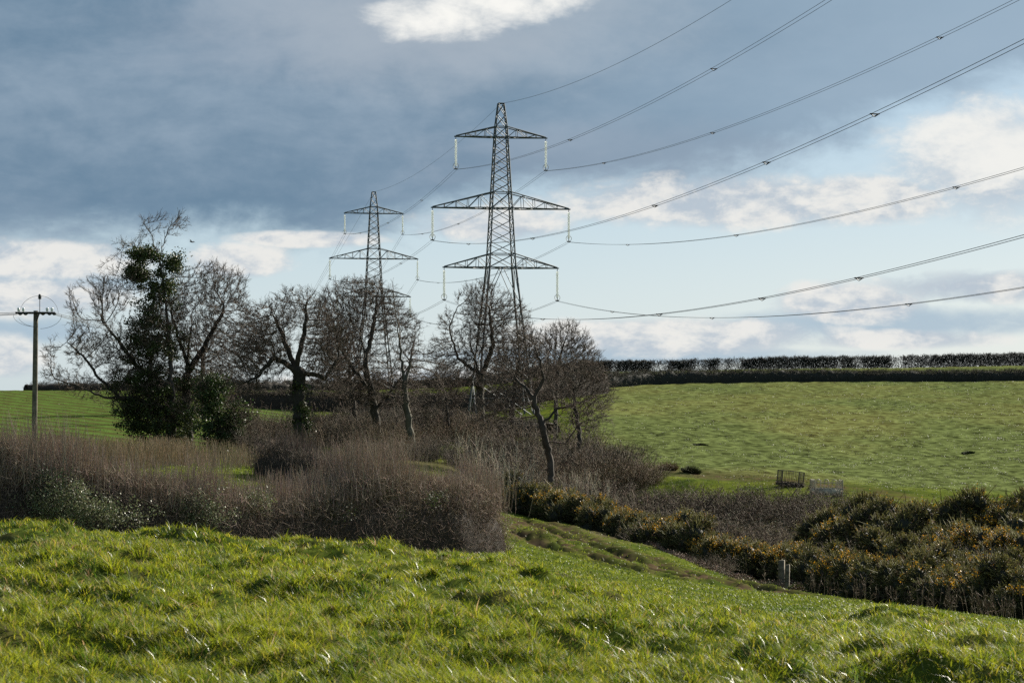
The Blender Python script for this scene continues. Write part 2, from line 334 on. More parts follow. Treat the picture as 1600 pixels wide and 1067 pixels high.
# ------------------------------------------------------------------ ground
G1, G2, G3 = np.array([.055, .085, .013]), np.array([.095, .115, .018]), np.array([.038, .056, .012])
SOIL = np.array([.058, .042, .025]); STRAW = np.array([.20, .17, .09])
def region(x, y):
    """real surface colours of the land"""
    d = np.hypot(x, y); px = x / np.maximum(y, 1) * F + 800
    n = fbm(x * .35, y * .35, 61, 3); n2 = fbm(x * 1.6, y * .9, 63, 3); n3 = fbm(x * .05, y * .03, 65, 3)
    k = np.clip(.5 + n * 1.6 + n2 * 1.2, 0, 1)[:, None]
    c = G3 * (1 - k) + G2 * k
    # right-hand pasture, thin and yellowish
    r = (ss(px, 880, 960) * ss(d, 192, 205))[:, None]
    p = np.array([.082, .100, .034]) * (1 + 2.2 * n2[:, None]) + np.array([.028, .016, .005]) * np.clip(n3[:, None] * 3 + .2, 0, 1)
    c = c * (1 - r) + p * r
    # left crop with drill rows
    l = ((1 - ss(px, 420, 520)) * ss(d, 200, 240))[:, None]
    row = (.5 + .5 * np.sin((x * .55 + y * .28) * 2.6 + n * 2))[:, None]
    q = np.array([.050, .082, .018]) * (.55 + .8 * row) + np.array([.03, .015, .01]) * (1 - row)
    c = c * (1 - l) + q * l
    # bare mud: bank track under the pasture, ruts, patches
    bx = np.array([700, 900, 1000, 1100, 1200, 1330, 1450, 1600]); by = np.array([225, 214, 208, 203, 197, 190, 185, 180])
    bank = np.exp(-((d - np.interp(px, bx, by)) / 5.5) ** 2) * ss(px, 900, 960) * (1 - ss(px, 1380, 1500))
    rut = 0
    for (o, wd, dp) in RUTS: rut = np.maximum(rut, np.exp(-(rutd(x, y, o) / (wd * 1.9)) ** 2))
    rut = np.maximum(rut, 1.0 * np.exp(-(rutd(x, y, 2.6) / 4.2) ** 2) * np.clip(.35 + n * 4 + n2 * 4, 0, 1))
    patch = (1 - ss(d, 30, 45)) * ss(fbm(x * 1.5, y * 1.2, 71, 3), .14, .25)
    mud = np.clip(bank * (.55 + n2 * 2) + rut * (1.0 + n2 * 1.8) + .55 * patch, 0, 1)[:, None]
    c = c * (1 - mud) + SOIL * (1 + n2[:, None]) * mud
    # rough scrubby ground among the trees and in the gully
    rg = ss(d, 150, 165) * (1 - ss(d, 235, 262)) * (1 - ss(px, 960, 1040)) * ss(px, 430, 500) * ss(fbm(x * .12, y * .07, 81, 3), -.12, .05)
    gul = ss(d, 125, 140) * (1 - ss(d, 168, 182)) * ss(px, 860, 960)
    k = np.clip(rg * .8 + gul, 0, 1)[:, None]
    c = c * (1 - k) + np.array([.065, .055, .032]) * (1 + n2[:, None]) * k
    return np.clip(c, .006, .6), mud[:, 0], np.clip(rg + gul, 0, 1)
th = np.concatenate([np.linspace(-math.pi, -.34, 50, endpoint=False), np.linspace(-.34, .34, 520), np.linspace(.34, math.pi, 51)[1:-1]])
rr = np.concatenate([np.linspace(.6, 9, 24, endpoint=False), np.linspace(9, 44, 330, endpoint=False), np.linspace(44, 200, 420, endpoint=False), np.linspace(200, 460, 430, endpoint=False), np.linspace(460, 620, 60, endpoint=False), np.geomspace(620, 4000, 24)])
RR, TT = np.meshgrid(rr, th, indexing='ij'); gx = (RR * np.sin(TT)).ravel(); gy = (RR * np.cos(TT)).ravel(); gz = H(gx, gy)
nr, nt_ = len(rr), len(th); I = np.arange(nr * nt_).reshape(nr, nt_); J = np.roll(I, -1, 1)
quads = np.stack([I[:-1], J[:-1], J[1:], I[1:]], -1).reshape(-1, 4)[:, ::-1]
gcol, _, _ = region(gx, gy)
V = np.stack([gx, gy, gz], 1); c0 = len(V); V = np.concatenate([V, [[0, 0, -1.7]]]); gcol = np.concatenate([gcol, [G1]])
cap = np.stack([I[0], np.full(nt_, c0), np.roll(I[0], -1)], -1)[:, ::-1]
g = mk("ground", V, [cap, quads], M_ground, None, gcol, True); g['kind'] = 'structure'

# ------------------------------------------------------------------ grass
def blades(mb, x, y, hgt, wid, lean, col, bend=.5, dirv=None):
    N = len(x); z = H(x, y) - .01
    a = rng.uniform(0, 2 * math.pi, N); D = np.stack([np.cos(a), np.sin(a)], 1)
    if dirv is not None: D = D + dirv; D = D / np.maximum(np.linalg.norm(D, axis=1, keepdims=True), .01)
    wa = a + rng.uniform(.6, 2.5, N); Wd = np.stack([np.cos(wa), np.sin(wa), np.zeros(N)], 1) * (wid / 2)[:, None]
    P0 = np.stack([x, y, z], 1)
    def pt(t):
        l = lean * t ** (1 + bend * 1.4)
        return P0 + np.stack([D[:, 0] * l * hgt, D[:, 1] * l * hgt, hgt * t * (1 - .35 * lean * t)], 1)
    P1, P2 = pt(.5), pt(1.0)
    Vv = np.stack([P0 - Wd, P0 + Wd, P1 + Wd * .8, P1 - Wd * .8, P2], 1)
    i = np.arange(N)[:, None] * 5
    q = i + np.array([[0, 1, 2, 3]]); t = i + np.array([[3, 2, 4]])
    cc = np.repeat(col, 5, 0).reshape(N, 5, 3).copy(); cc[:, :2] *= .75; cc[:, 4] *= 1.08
    mb.V.append(Vv.reshape(-1, 3)); mb.F[4].append(q + mb.n); mb.F[3].append(t + mb.n); mb.n += N * 5; mb.C.append(cc.reshape(-1, 3))
def wedge(n, y0, y1, u=.29, power=1.0):
    # density falling as 1/Y^2 : Y log-uniform
    yy = y0 * (y1 / y0) ** rng.random(n); uu = rng.uniform(-u, u, n); return uu * yy, yy
gm = MB()
x, y = wedge(330000, 9.5, 46)
tus = fbm(x * 1.1, y * 1.1, 91, 3); t2 = fbm(x * 3.1, y * 3.1, 95, 2); big = fbm(x * .22, y * .22, 97, 3)
_, mud, _ = region(x, y)
keep = rng.random(len(x)) < np.clip(1.05 - mud * .85, .08, 1)
x, y, tus, t2, big = x[keep], y[keep], tus[keep], t2[keep], big[keep]; n = len(x)
hgt = np.clip(.045 + .12 * np.clip(tus + .1, 0, 1) + .05 * t2 + rng.gamma(2, .010, n), .02, .16)
wid = .0052 * (y / 12) ** .6 * rng.uniform(.7, 1.4, n)
LG, DG, YG = np.array([.245, .268, .014]), np.array([.045, .092, .007]), np.array([.300, .265, .028])
k = np.clip(.55 + big * 2.0 + t2 * 1.4 + rng.normal(0, .22, n), 0, 1)[:, None]
col = DG * (1 - k) + LG * k
q = (rng.random(n) < .20)[:, None]; col = np.where(q, YG * (1 + rng.normal(0, .1, (n, 1))), col)
dry = rng.random(n) < (.05 + .34 * np.clip(-tus * 2.2, 0, 1) + .5 * ss(fbm(x * .9 + 5, y * .7, 109, 3), .12, .25)); col[dry] = cvar((.26, .19, .08), dry.sum(), .2)
col *= (1 + rng.normal(0, .18, (n, 1)))
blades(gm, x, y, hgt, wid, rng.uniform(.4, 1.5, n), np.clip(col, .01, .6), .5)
# tussocks: blades fanning out of one crown
nt2 = 9500; cx, cy = wedge(nt2, 9.5, 48); kk = rng.random(nt2) < np.clip(.42 + 3.2 * fbm(cx * .8, cy * .5, 105, 3), .05, 1); cx, cy = cx[kk], cy[kk]; nt2 = len(cx)
per = 72; tr_ = rng.uniform(.04, .15, nt2); th_ = rng.uniform(.06, .145, nt2) * (1 + .5 * (rng.random(nt2) < .15)); ct = rng.random(nt2)
i = np.repeat(np.arange(nt2), per); n = len(i); a = rng.uniform(0, 6.283, n); rr2 = rng.random(n) ** .6
x = cx[i] + np.cos(a) * rr2 * tr_[i]; y = cy[i] + np.sin(a) * rr2 * tr_[i] * 1.1
dv = np.stack([np.cos(a), np.sin(a)], 1) * (2.2 * rr2)[:, None] + np.array([[-.25, -.05]])
hgt = th_[i] * rng.uniform(.55, 1.25, n) * (1 - .25 * rr2)
k = np.clip(ct[i] + rng.normal(0, .18, n), 0, 1)[:, None]; col = DG * (1 - k) + LG * k
q = (rng.random(n) < .12)[:, None]; col = np.where(q, YG, col); dry = rng.random(n) < .05; col[dry] = cvar((.30, .22, .10), dry.sum(), .2)
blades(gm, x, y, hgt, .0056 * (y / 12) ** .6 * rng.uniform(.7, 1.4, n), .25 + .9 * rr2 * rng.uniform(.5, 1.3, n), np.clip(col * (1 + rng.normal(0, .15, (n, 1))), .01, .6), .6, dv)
x, y = wedge(230000, 40, 178, .28)
px = x / y * F + 800; _, mud, rg = region(x, y); keep = (rng.random(len(x)) > mud * .9) & (rng.random(len(x)) > rg * .8); x, y = x[keep], y[keep]; n = len(x)
t = fbm(x * .6, y * .6, 99, 3); k = np.clip(.5 + t * 2 + rng.normal(0, .2, n), 0, 1)[:, None]
col = np.array([.068, .108, .012]) * (1 - k) + np.array([.155, .175, .020]) * k
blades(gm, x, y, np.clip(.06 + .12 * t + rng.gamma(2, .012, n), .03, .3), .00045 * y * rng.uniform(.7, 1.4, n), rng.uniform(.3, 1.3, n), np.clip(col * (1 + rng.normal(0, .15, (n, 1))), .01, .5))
x, y = wedge(330000, 178, 455, .25)
px = x / y * F + 800; _, mud, rg = region(x, y); t = fbm(x * .5, y * .22, 101, 3)
keep = (rng.random(len(x)) < .55) & (rng.random(len(x)) > mud * .9) & (rng.random(len(x)) > rg * .6) & ((px > 880) | (rng.random(len(x)) < .35)); x, y, t = x[keep], y[keep], t[keep]; n = len(x)
rc, _, _ = region(x, y)
blades(gm, x, y, np.clip(.04 + .30 * t + rng.gamma(2, .010, n), .02, .25), .00034 * y * rng.uniform(.7, 1.4, n), rng.uniform(.6, 1.8, n), np.clip(rc * (.78 + rng.normal(0, .1, (n, 1))), .01, .5))
go = gm.build("grass", M_grass)
gm = MB(); x, y = wedge(42000, 10, 46); n = len(x); k = rng.random(n) < np.clip(.35 + 3 * fbm(x * .9, y * .9, 103, 3), .08, 1); x, y = x[k], y[k]; n = len(x)
blades(gm, x, y, rng.uniform(.06, .17, n), .0056 * (y / 12) ** .5 * rng.uniform(.7, 1.4, n), rng.uniform(.5, 1.3, n), cvar((.13, .17, .045), n, .2))
tag(gm.build("shiny_grass_blades", M_glint), 'scattered shiny blades glinting in the near grass', 'grass', kind='stuff')
tag(go, 'short green pasture grass covering the near slope and the fields', 'grass', kind='stuff')

# ------------------------------------------------------------------ pylons
LD_ = Vector((29.9, -188, 0)).normalized(); AX = Vector((-LD_.y, LD_.x, 0))   # along the line, along the arms
ARMS = [(21.6, 8.30, 1.95, 3.8), (30.2, 10.0, 2.3, 2.9), (40.5, 6.6, 1.5, 1.8)]
BW = [(0, 8.4), (10.8, 6.1), (21.6, 3.8), (23.55, 3.6), (30.2, 2.9), (32.5, 2.65), (40.5, 1.8), (42.0, 1.65), (45.4, .85)]
def bw(z): return float(np.interp(z, [q[0] for q in BW], [q[1] for q in BW])) / 2
def pylon_parts(root):
    mb = MB()
    zs = [0, 5.4, 10.8, 16.2, 21.6, 23.55] + list(np.linspace(23.55, 30.2, 5)[1:]) + [32.5] + list(np.linspace(32.5, 40.5, 7)[1:]) + [42.0, 43.7, 45.4]
    cor = lambda z, i: (bw(z) * (1, 1, -1, -1)[i], bw(z) * (1, -1, -1, 1)[i], z)
    for i in range(4):
        poly(mb, [cor(z, i) for z in zs], [.15 if z < 22 else (.11 if z < 41 else .08) for z in zs], 4)
        j = (i + 1) % 4
        for a, b in zip(zs[:-1], zs[1:]):
            r = .055 if b > 21 else .065
            if b <= 21.7:
                ma = [(cor(b, i)[q] + cor(b, j)[q]) / 2 for q in range(3)]
                if b > 17:
                    bar(mb, cor(a, i), ma, r); bar(mb, cor(a, j), ma, r)
                else:
                    bar(mb, cor(a, i), cor(b, j), r); bar(mb, cor(a, j), cor(b, i), r)
                c1 = [(cor(a, i)[q] + ma[q]) / 2 for q in range(3)]
                h1 = cor((a + b) / 2, i); h2 = cor((a + b) / 2, j)
                bar(mb, cor(b, i), cor(b, j), .05)
                if b <= 17: bar(mb, h1, h2, .04)
            else:
                bar(mb, cor(a, i), cor(b, j), r); bar(mb, cor(a, j), cor(b, i), r)
                if b - a > 1.3 and b < 42: m_ = (a + b) / 2
        for z in (21.6, 23.55, 30.2, 32.5, 40.5, 42.0, 45.4): bar(mb, cor(z, i), cor(z, j), .07)
    for z in (21.6, 30.2, 40.5): bar(mb, cor(z, 0), cor(z, 2), .05); bar(mb, cor(z, 1), cor(z, 3), .05)
    for i in (0, 2):                                   # climbing-guard and step plates
        for z in (3.2, 3.5): bar(mb, cor(z, i), cor(z, (i + 1) % 4), .04)
    mb.build("lattice_body", M_steel, root)
    for (z, L, dp, wd) in ARMS:
        for s in (-1, 1):
            a = MB(); w2 = bw(z); u2 = bw(z + dp); tip = (s * L, 0, z + .05)
            nseg = 5 if L > 9 else 4
            lo = [[(s * w2 + (s * (L - w2)) * t, q * w2 * (1 - t) + q * .12 * t, z) for t in np.linspace(0, 1, nseg + 1)] for q in (-1, 1)]
            hi = [[(s * u2 + (s * (L - u2)) * t, q * u2 * (1 - t) + q * .10 * t, z + dp * (1 - t) + .12 * t) for t in np.linspace(0, 1, nseg + 1)] for q in (-1, 1)]
            for c in lo + hi: poly(a, c, .085, 4)
            for k_ in range(nseg):
                for q in (0, 1):
                    bar(a, lo[q][k_], hi[q][k_], .045)
                    bar(a, (hi if k_ % 2 else lo)[q][k_], (lo if k_ % 2 else hi)[q][k_ + 1], .045)
                bar(a, lo[0][k_], lo[1][k_ + 1], .04); bar(a, lo[1][k_], lo[0][k_ + 1], .04)
            box(a, (s * L, 0, z), (.45, .35, .16))
            a.build("crossarm", M_steel, root)
            # insulator string
            ins = MB(); n = 26; prof = []
            top, bot = z - .45, z - 4.2
            nn = 10
            pts_, rad_ = [], []
            for q in range(n):
                zz = top + (bot - top) * q / (n - 1)
                pts_ += [(s * L, 0, zz), (s * L, 0, zz - .03), (s * L, 0, zz - .075)]; rad_ += [.12, .19, .17]
            poly(ins, pts_, rad_, nn)
            io = ins.build("insulator_string", M_glass, root)
            h = MB(); bar(h, (s * L, 0, z - .05), (s * L, 0, top), .05); h.build('hanger', M_steel, io); h = MB(); bar(h, (s * L, 0, bot), (s * L, 0, z - 4.75), .06)
            bar(h, (s * L - .28, 0, z - 4.72), (s * L + .28, 0, z - 4.72), .07)
            h.build("yoke", M_steel, io)
            rg_ = MB(); an = np.linspace(0, 2 * math.pi, 19)
            tubes(rg_, [[(s * L + .40 * math.cos(t), 0, bot - .05 + .40 * math.sin(t)) for t in an]], [[.035] * 19], 5)
            rg_.build("arcing_ring", M_galv, io)
p1 = empty("pylon", (-1.6, 330, Hs(-1.6, 330)), math.atan2(AX.y, AX.x) if AX.x > 0 else math.atan2(-AX.y, -AX.x))
pylon_parts(p1)
P1z = Y(162, 330) - 45.4; p1.location.z = P1z
p2 = copy_tree(p1); P2z = Y(300, 518) - 45.4; p2.location = ((584 - 800) / F * 518, 518, P2z)
G = 'lattice pylons carrying the power line'
tag(p1, 'nearer and larger lattice steel pylon with three tiers of arms, right of the other', 'pylon', G)
tag(p2, 'smaller farther lattice steel pylon rising out of the leafless tree crowns', 'pylon', G)
axs = AX if AX.x > 0 else -AX
P1 = Vector(p1.location); P2 = Vector(p2.location)
ends = {}
names = ['low', 'middle', 'top']
for li_, (z, L, dp, wd) in enumerate(ARMS):
    for s in (-1, 1):
        A = P1 + axs * (s * L) + Vector((0, 0, z - 4.75)); B = P2 + axs * (s * L) + Vector((0, 0, z - 4.75))
        cb = MB(); sp = []
        aa, bb = (.095 if s < 0 else .092), .000279
        def near(t): q = A + LD_ * t; q.z = A.z - aa * t + bb * t * t; return q
        dist = (B - A).length
        def mid_(t): q = A.lerp(B, t); q.z -= 4 * 2.6 * t * (1 - t); return q
        Cc = B - LD_ * 250 + Vector((-26, 0, -52))
        def farp(t): q = B.lerp(Cc, t); q.z -= 4 * 4.5 * t * (1 - t); return q
        seq = [near(t) for t in np.linspace(318, 0, 70)] + [mid_(t) for t in np.linspace(0, 1, 26)[1:]] + [farp(t) for t in np.linspace(0, 1, 24)[1:]]
        for off in (-.22, .22):
            P = [tuple(q + axs * off) for q in seq]
            poly(cb, P, [.018] * 70 + [.024] * (len(seq) - 70), 4)
        o = cb.build("power_cable", M_cable)
        tag(o, f"twin cable slung from the {'left' if s < 0 else 'right'} end of the {names[li_]} arms of both pylons", 'power cable', 'twin conductor cables of the pylon line')
        for fn, ts in ((near, [38, 88, 148, 182, 205, 240]), (mid_, [.22, .5, .8])):
            for t in ts:
                if fn is near: t = t * (1 + .05 * s + .04 * li_)
                q = fn(t); m_ = MB(); bar(m_, q - axs * .24, q + axs * .24, .035)
                for e in (-.24, .24): bar(m_, q + axs * e - LD_ * .10, q + axs * e + LD_ * .10, .042)
                bar(m_, q - axs * .24 + Vector((0, 0, 0)), q + Vector((0, 0, -.16)), .03); bar(m_, q + axs * .24, q + Vector((0, 0, -.16)), .03)
                m_.build("spacer", M_dark, o)
T1 = P1 + Vector((0, 0, 45.4)); T2 = P2 + Vector((0, 0, 45.4)); cb = MB()
seq = [T1 + LD_ * t + Vector((0, 0, -.108 * t + .00033 * t * t)) for t in np.linspace(318, 0, 70)]
seq += [T1.lerp(T2, t) - Vector((0, 0, 4 * 2.2 * t * (1 - t))) for t in np.linspace(0, 1, 26)[1:]]
C3 = T2 - LD_ * 250 + Vector((-26, 0, -52)); seq += [T2.lerp(C3, t) - Vector((0, 0, 14 * t * (1 - t))) for t in np.linspace(0, 1, 20)[1:]]
poly(cb, [tuple(q) for q in seq], .022, 4)
tag(cb.build("earth_cable", M_cable), 'single thin cable joining the peaks of both pylons', 'power cable')

# ------------------------------------------------------------------ wooden pole with its jumpers and wires
PY = 118
pb = ground(53, PY); ptop = at(54, 487, PY)
up = empty("utility_pole", pb); hh = ptop.z - pb.z + .05
m_ = MB(); hts = np.linspace(0, hh, 9); poly(m_, [(0.012 * i * 1.0, 0, z) for i, z in enumerate(hts)] + [(.1, 0, hh + .001)], list(np.linspace(.155, .12, 9)) + [.001], 14)
m_.build("pole_shaft", M_wood, up, True)
m_ = MB(); box(m_, (.1, -.16, hh - .12), (2.05, .10, .11), rot=-.0); box(m_, (.3, .1, hh - .12), (.10, 1.1, .1), rot=.5); m_.build("crossarm", M_rust, up)
m_ = MB(); bar(m_, (.1, -.1, hh - .7), (.32, -.16, hh - .12), .03); m_.build("brace", M_rust, up)
for xo in (-.86, -.62, .62, .86):
    i_ = MB(); poly(i_, [(.1 + xo, -.16, hh - .05 + q * .05) for q in range(5)], [.03, .09, .05, .10, .04], 10); i_.build("insulator", M_porc, up)
for xo in (-.78, -.5, .4, .74, .98):
    i_ = MB(); poly(i_, [(.1 + xo - .11, -.16, hh - .16), (.1 + xo - .04, -.16, hh - .16), (.1 + xo + .04, -.16, hh - .16), (.1 + xo + .11, -.16, hh - .17)], [.03, .085, .085, .03], 8); i_.build("strain_insulator", M_dark, up)
i_ = MB(); bar(i_, (.28, .1, hh - .1), (.28, .1, hh + .66), .02, 6); i_.build("pin", M_dark, up)
i_ = MB(); poly(i_, [(.28, .1, hh + .6 + q * .045) for q in range(7)], [.05, .11, .06, .11, .06, .08, .02], 10); i_.build("insulator", M_dark, up)
def arc(cx, cz, rx, rz, a0, a1, y=0., n=22): return [(cx + rx * math.cos(t), y, cz + rz * math.sin(t)) for t in np.linspace(R(a0), R(a1), n)]
for a in (arc(.28, hh - .16, 1.02, .93, 88, 178, .0), arc(.28, hh - .16, .98, .93, 92, 2, .0), arc(.2, hh - .22, 1.25, .62, 180, 262, -.1), arc(.25, hh - .22, 1.2, .72, 360, 275, -.1), arc(.2, hh - .22, 1.0, .62, 195, 262, -.1)):
    i_ = MB(); poly(i_, a, .009, 5); i_.build("jumper_wire", M_cable, up)
tag(up, 'round wooden utility pole with a short crossarm and looped wires beside the leftmost tree', 'utility pole')
for i, (a, b, c, lab) in enumerate([((-.9, -.1), (-26, 8, .55), (-21, 172, 5.3), 'topmost'), ((-.9, -.16), (-26, 8, .35), (-21, 172, 4.9), 'middle'), ((-.9, -.2), (-26, 6, .2), (-21, 172, 4.5), 'lowest')]):
    m_ = MB()
    for sgn, e in ((-1, b), (1, c)):
        st = pb + Vector((.1 + .95 * sgn, -.16 + .12 * (i - 1), hh + a[1])); en = pb + Vector((e[0], e[1], hh + e[2]))
        poly(m_, [tuple(st.lerp(en, t) - Vector((0, 0, 4 * .35 * t * (1 - t)))) for t in np.linspace(0, 1, 16)], .013, 4)
    tag(m_.build("overhead_wire", M_cable), f'{lab} of the thin wires running out both ways from the wooden utility pole', 'overhead wire', 'thin wires on the wooden pole')

# ------------------------------------------------------------------ trees
def colonize(attr, nodes, parents, step, infl, kill, iters, jit, rs, grav=0.):
    nodes = [np.array(p, float) for p in nodes]; parents = list(parents)
    A = attr.copy(); dm = np.full(len(A), 1e9); nn = np.zeros(len(A), int)
    def upd(i0):
        nonlocal dm, nn
        for i in range(i0, len(nodes)):
            d = np.linalg.norm(A - nodes[i], axis=1); k = d < dm; dm[k] = d[k]; nn[k] = i
    upd(0); kids = {}
    for it in range(iters):
        act = dm < infl
        if not act.any():
            infl *= 1.5
            if infl > 40: break
            continue
        ids = nn[act]; dirs = nrm(A[act] - np.array(nodes)[ids]); N = len(nodes)
        sm = np.zeros((N, 3)); np.add.at(sm, ids, dirs); cnt = np.bincount(ids, minlength=N)
        new0 = len(nodes)
        for i in np.nonzero(cnt)[0]:
            d = sm[i] + rs.normal(0, jit, 3) * cnt[i] ** .5; d[2] += grav; d /= max(np.linalg.norm(d), 1e-6)
            p = nodes[i] + d * step
            if any(np.linalg.norm(p - nodes[c]) < step * .35 for c in kids.get(i, ())): 
                p = nodes[i] + (d + rs.normal(0, .5, 3)) * step
                if len(kids.get(i, ())) > 3: continue
            nodes.append(p); parents.append(i); kids.setdefault(i, []).append(len(nodes) - 1)
        upd(new0)
        k = dm > kill; A = A[k]; dm = dm[k]; nn = nn[k]
        if len(A) < 4 or len(nodes) > 18000: break
    return np.array(nodes), np.array(parents)
def tree(name, base_px, Yd, trunk, env, rad, label, cat='tree', natt=1100, step=.42, seed=1, jit=.28, ivy=None, twl=.62, bark=(.062, .053, .042), twig=(.085, .068, .055), group='leafless trees in the middle of the scene', limbs=(), tw=4, rexp=1.28, depth=.8, ivyc=(.042, .055, .016)):
    rs = np.random.default_rng(seed); sc = Yd / F; step *= .84; jit *= .62; natt *= 1.7; env = [(e[0], e[1], e[2] * 1.16, e[3] * 1.06, *e[4:]) for e in env]
    b = ground(base_px, Yd); root = empty(name, b)
    T = [np.array(b) - [0, 0, .3]]; par = [-1]
    def addline(T, par, start, pts):
        cur = start
        for q in pts:
            q = np.array(q); p0 = T[cur]; n = max(1, int(np.linalg.norm(q - p0) / step))
            for t in np.linspace(0, 1, n + 1)[1:]:
                T.append(p0 + (q - p0) * t + rs.normal(0, .05, 3)); par.append(cur); cur = len(T) - 1
        return cur
    dep = rs.normal(0, .4, len(trunk))
    addline(T, par, 0, [tuple(at(x_, y_, Yd + dep[i])) for i, (x_, y_) in enumerate(trunk)])
    for lb in limbs:
        s0 = np.array(at(lb[0][0], lb[0][1], Yd)); st = int(np.argmin([np.linalg.norm(t - s0) for t in T])); dy = rs.uniform(-2.5, 2.5)
        addline(T, par, st, [tuple(at(q[0], q[1], Yd + dy * (i + 1) / len(lb))) for i, q in enumerate(lb[1:])])
    att = []
    tv = sum(e[2] * e[3] * e[2] for e in env)
    for e in env:
        n = int(natt * 3.0 * e[2] * e[3] * e[2] / tv) + 30; q = rs.normal(0, 1, (n, 3)); q = nrm(q) * (rs.random((n, 1)) ** .48)
        c = np.array(at(e[0], e[1], Yd + (e[4] if len(e) > 4 else 0)))
        att.append(c + q * np.array([e[2] * sc, e[2] * sc * depth, e[3] * sc]))
    att = np.concatenate(att); att = att[fbm(att[:, 0] * .55 + seed, att[:, 2] * .55 + att[:, 1] * .3, seed, 2) > -.12]; att = att[att[:, 2] > H(att[:, 0], att[:, 1]) + 1.0]
    P, par = colonize(att, T, par, step, 5 * step, 1.25 * step, 200, jit, rs)
    N = len(P); r = np.zeros(N); kids = [[] for _ in range(N)]
    for i in range(1, N): kids[par[i]].append(i)
    ex = 2.1; acc = np.zeros(N); tip = .016
    for i in range(N - 1, -1, -1):
        r[i] = acc[i] ** (1 / ex) if acc[i] > 0 else tip
        if i: acc[par[i]] += max(r[i], tip) ** ex
    r = np.maximum(r, tip); r = tip + (rad - tip) * (np.maximum(r - tip, 0) / max(r[0] - tip, .01)) ** rexp
    r[0] *= 1.25
    # smooth + zigzag
    trunk_mb, br_mb = MB(), MB(); done = np.zeros(N, bool)
    chains = []
    stack = [(0, -1)]
    while stack:
        i, p = stack.pop(); ch = [p] if p >= 0 else []
        while True:
            ch.append(i)
            if not kids[i]: break
            ks = sorted(kids[i], key=lambda q: -r[q])
            for k_ in ks[1:]: stack.append((k_, i))
            i = ks[0]
        chains.append(ch)
    for ch in chains:
        pts_ = P[ch].copy(); rd = r[ch].copy()
        if len(ch) > 1 and ch[0] != 0: rd[0] = min(rd[0], rd[1] * 1.25)
        if len(pts_) < 2: continue
        rd[-1] = min(rd[-1], tip * .8) if not kids[ch[-1]] else rd[-1]
        big_ = rd.max() > .09
        cut = int((rd > .075).sum()) if big_ else 0
        jc = cvar(bark, 1, .08, .03)
        if cut >= 2: tubes(trunk_mb, pts_[None, :cut + 1], rd[None, :cut + 1], 7 if rd.max() > .2 else 5, jc)
        s0 = max(cut - 1, 0) if cut >= 2 else 0
        if len(pts_) - s0 >= 2: tubes(br_mb, pts_[None, s0:], rd[None, s0:], 4, cvar(twig, 1, .1, .04))
    # twigs
    thin = np.nonzero(r < .045)[0]; cen_ = P[thin].mean(0) - [0, 0, 1.5]; outw = nrm(P[thin] - cen_); par_ = par[thin]; d0 = nrm(P[thin] - P[np.maximum(par_, 0)])
    for rep in range(tw):
        n = len(thin); d = nrm(d0 * 1.1 + outw * .6 + rs.normal(0, .48, (n, 3)) + [0, 0, .15]); L = rs.uniform(.35, 1.25, (n, 1)) * twl
        k1 = P[thin] + d * L * .5; d2 = nrm(d + rs.normal(0, .35, (n, 3)) + [0, 0, .18]); k2 = k1 + d2 * L * .6
        rr_ = np.stack([np.full(n, .0135), np.full(n, .0105), np.full(n, .006)], 1)
        c = cvar(twig, n, .15, .05)
        tubes(br_mb, np.stack([P[thin], k1, k2], 1), rr_, 3, c)
        for sub in range(2):
            d3 = nrm(d2 + rs.normal(0, .7, (n, 3)) + [0, 0, .15]); st = k1 + (k2 - k1) * rs.uniform(-.5, .7, (n, 1)); L3 = L * rs.uniform(.3, .7, (n, 1))
            tubes(br_mb, np.stack([st, st + d3 * L3], 1), np.stack([np.full(n, .0105), np.full(n, .006)], 1), 3, c)
    bo = np.array(b)
    trunk_mb.build("trunk", M_bark, root, True, origin=bo); br_mb.build("crown", M_twig, root, origin=bo)
    if ivy:
        lm = MB()
        for e in ivy:
            n = int(e[4] * 1.35); clump = rs.integers(5, 9); c = np.array(at(e[0], e[1], Yd + rs.uniform(-.8, .8)))
            cc = nrm(rs.normal(0, 1, (max(6, n // 90), 3))) * rs.random((max(6, n // 90), 1)) ** .45 * np.array([e[2], e[2], e[3]]) * sc * .86 + c
            w_ = rs.integers(0, len(cc), n); q = cc[w_] + rs.normal(0, 1, (n, 3)) * np.array([.34, .34, .24]) * (.6 + .7 * rs.random(len(cc)))[w_][:, None]
            q = q[q[:, 2] > bo[2] - .1]
            leaves(lm, q, rs.uniform(.11, .22, len(q)), cvar(ivyc, len(q), .3, .12), .3, .8)
        lm.build("ivy", M_leaf, root, origin=bo)
    tag(root, label, cat, group)
    return root

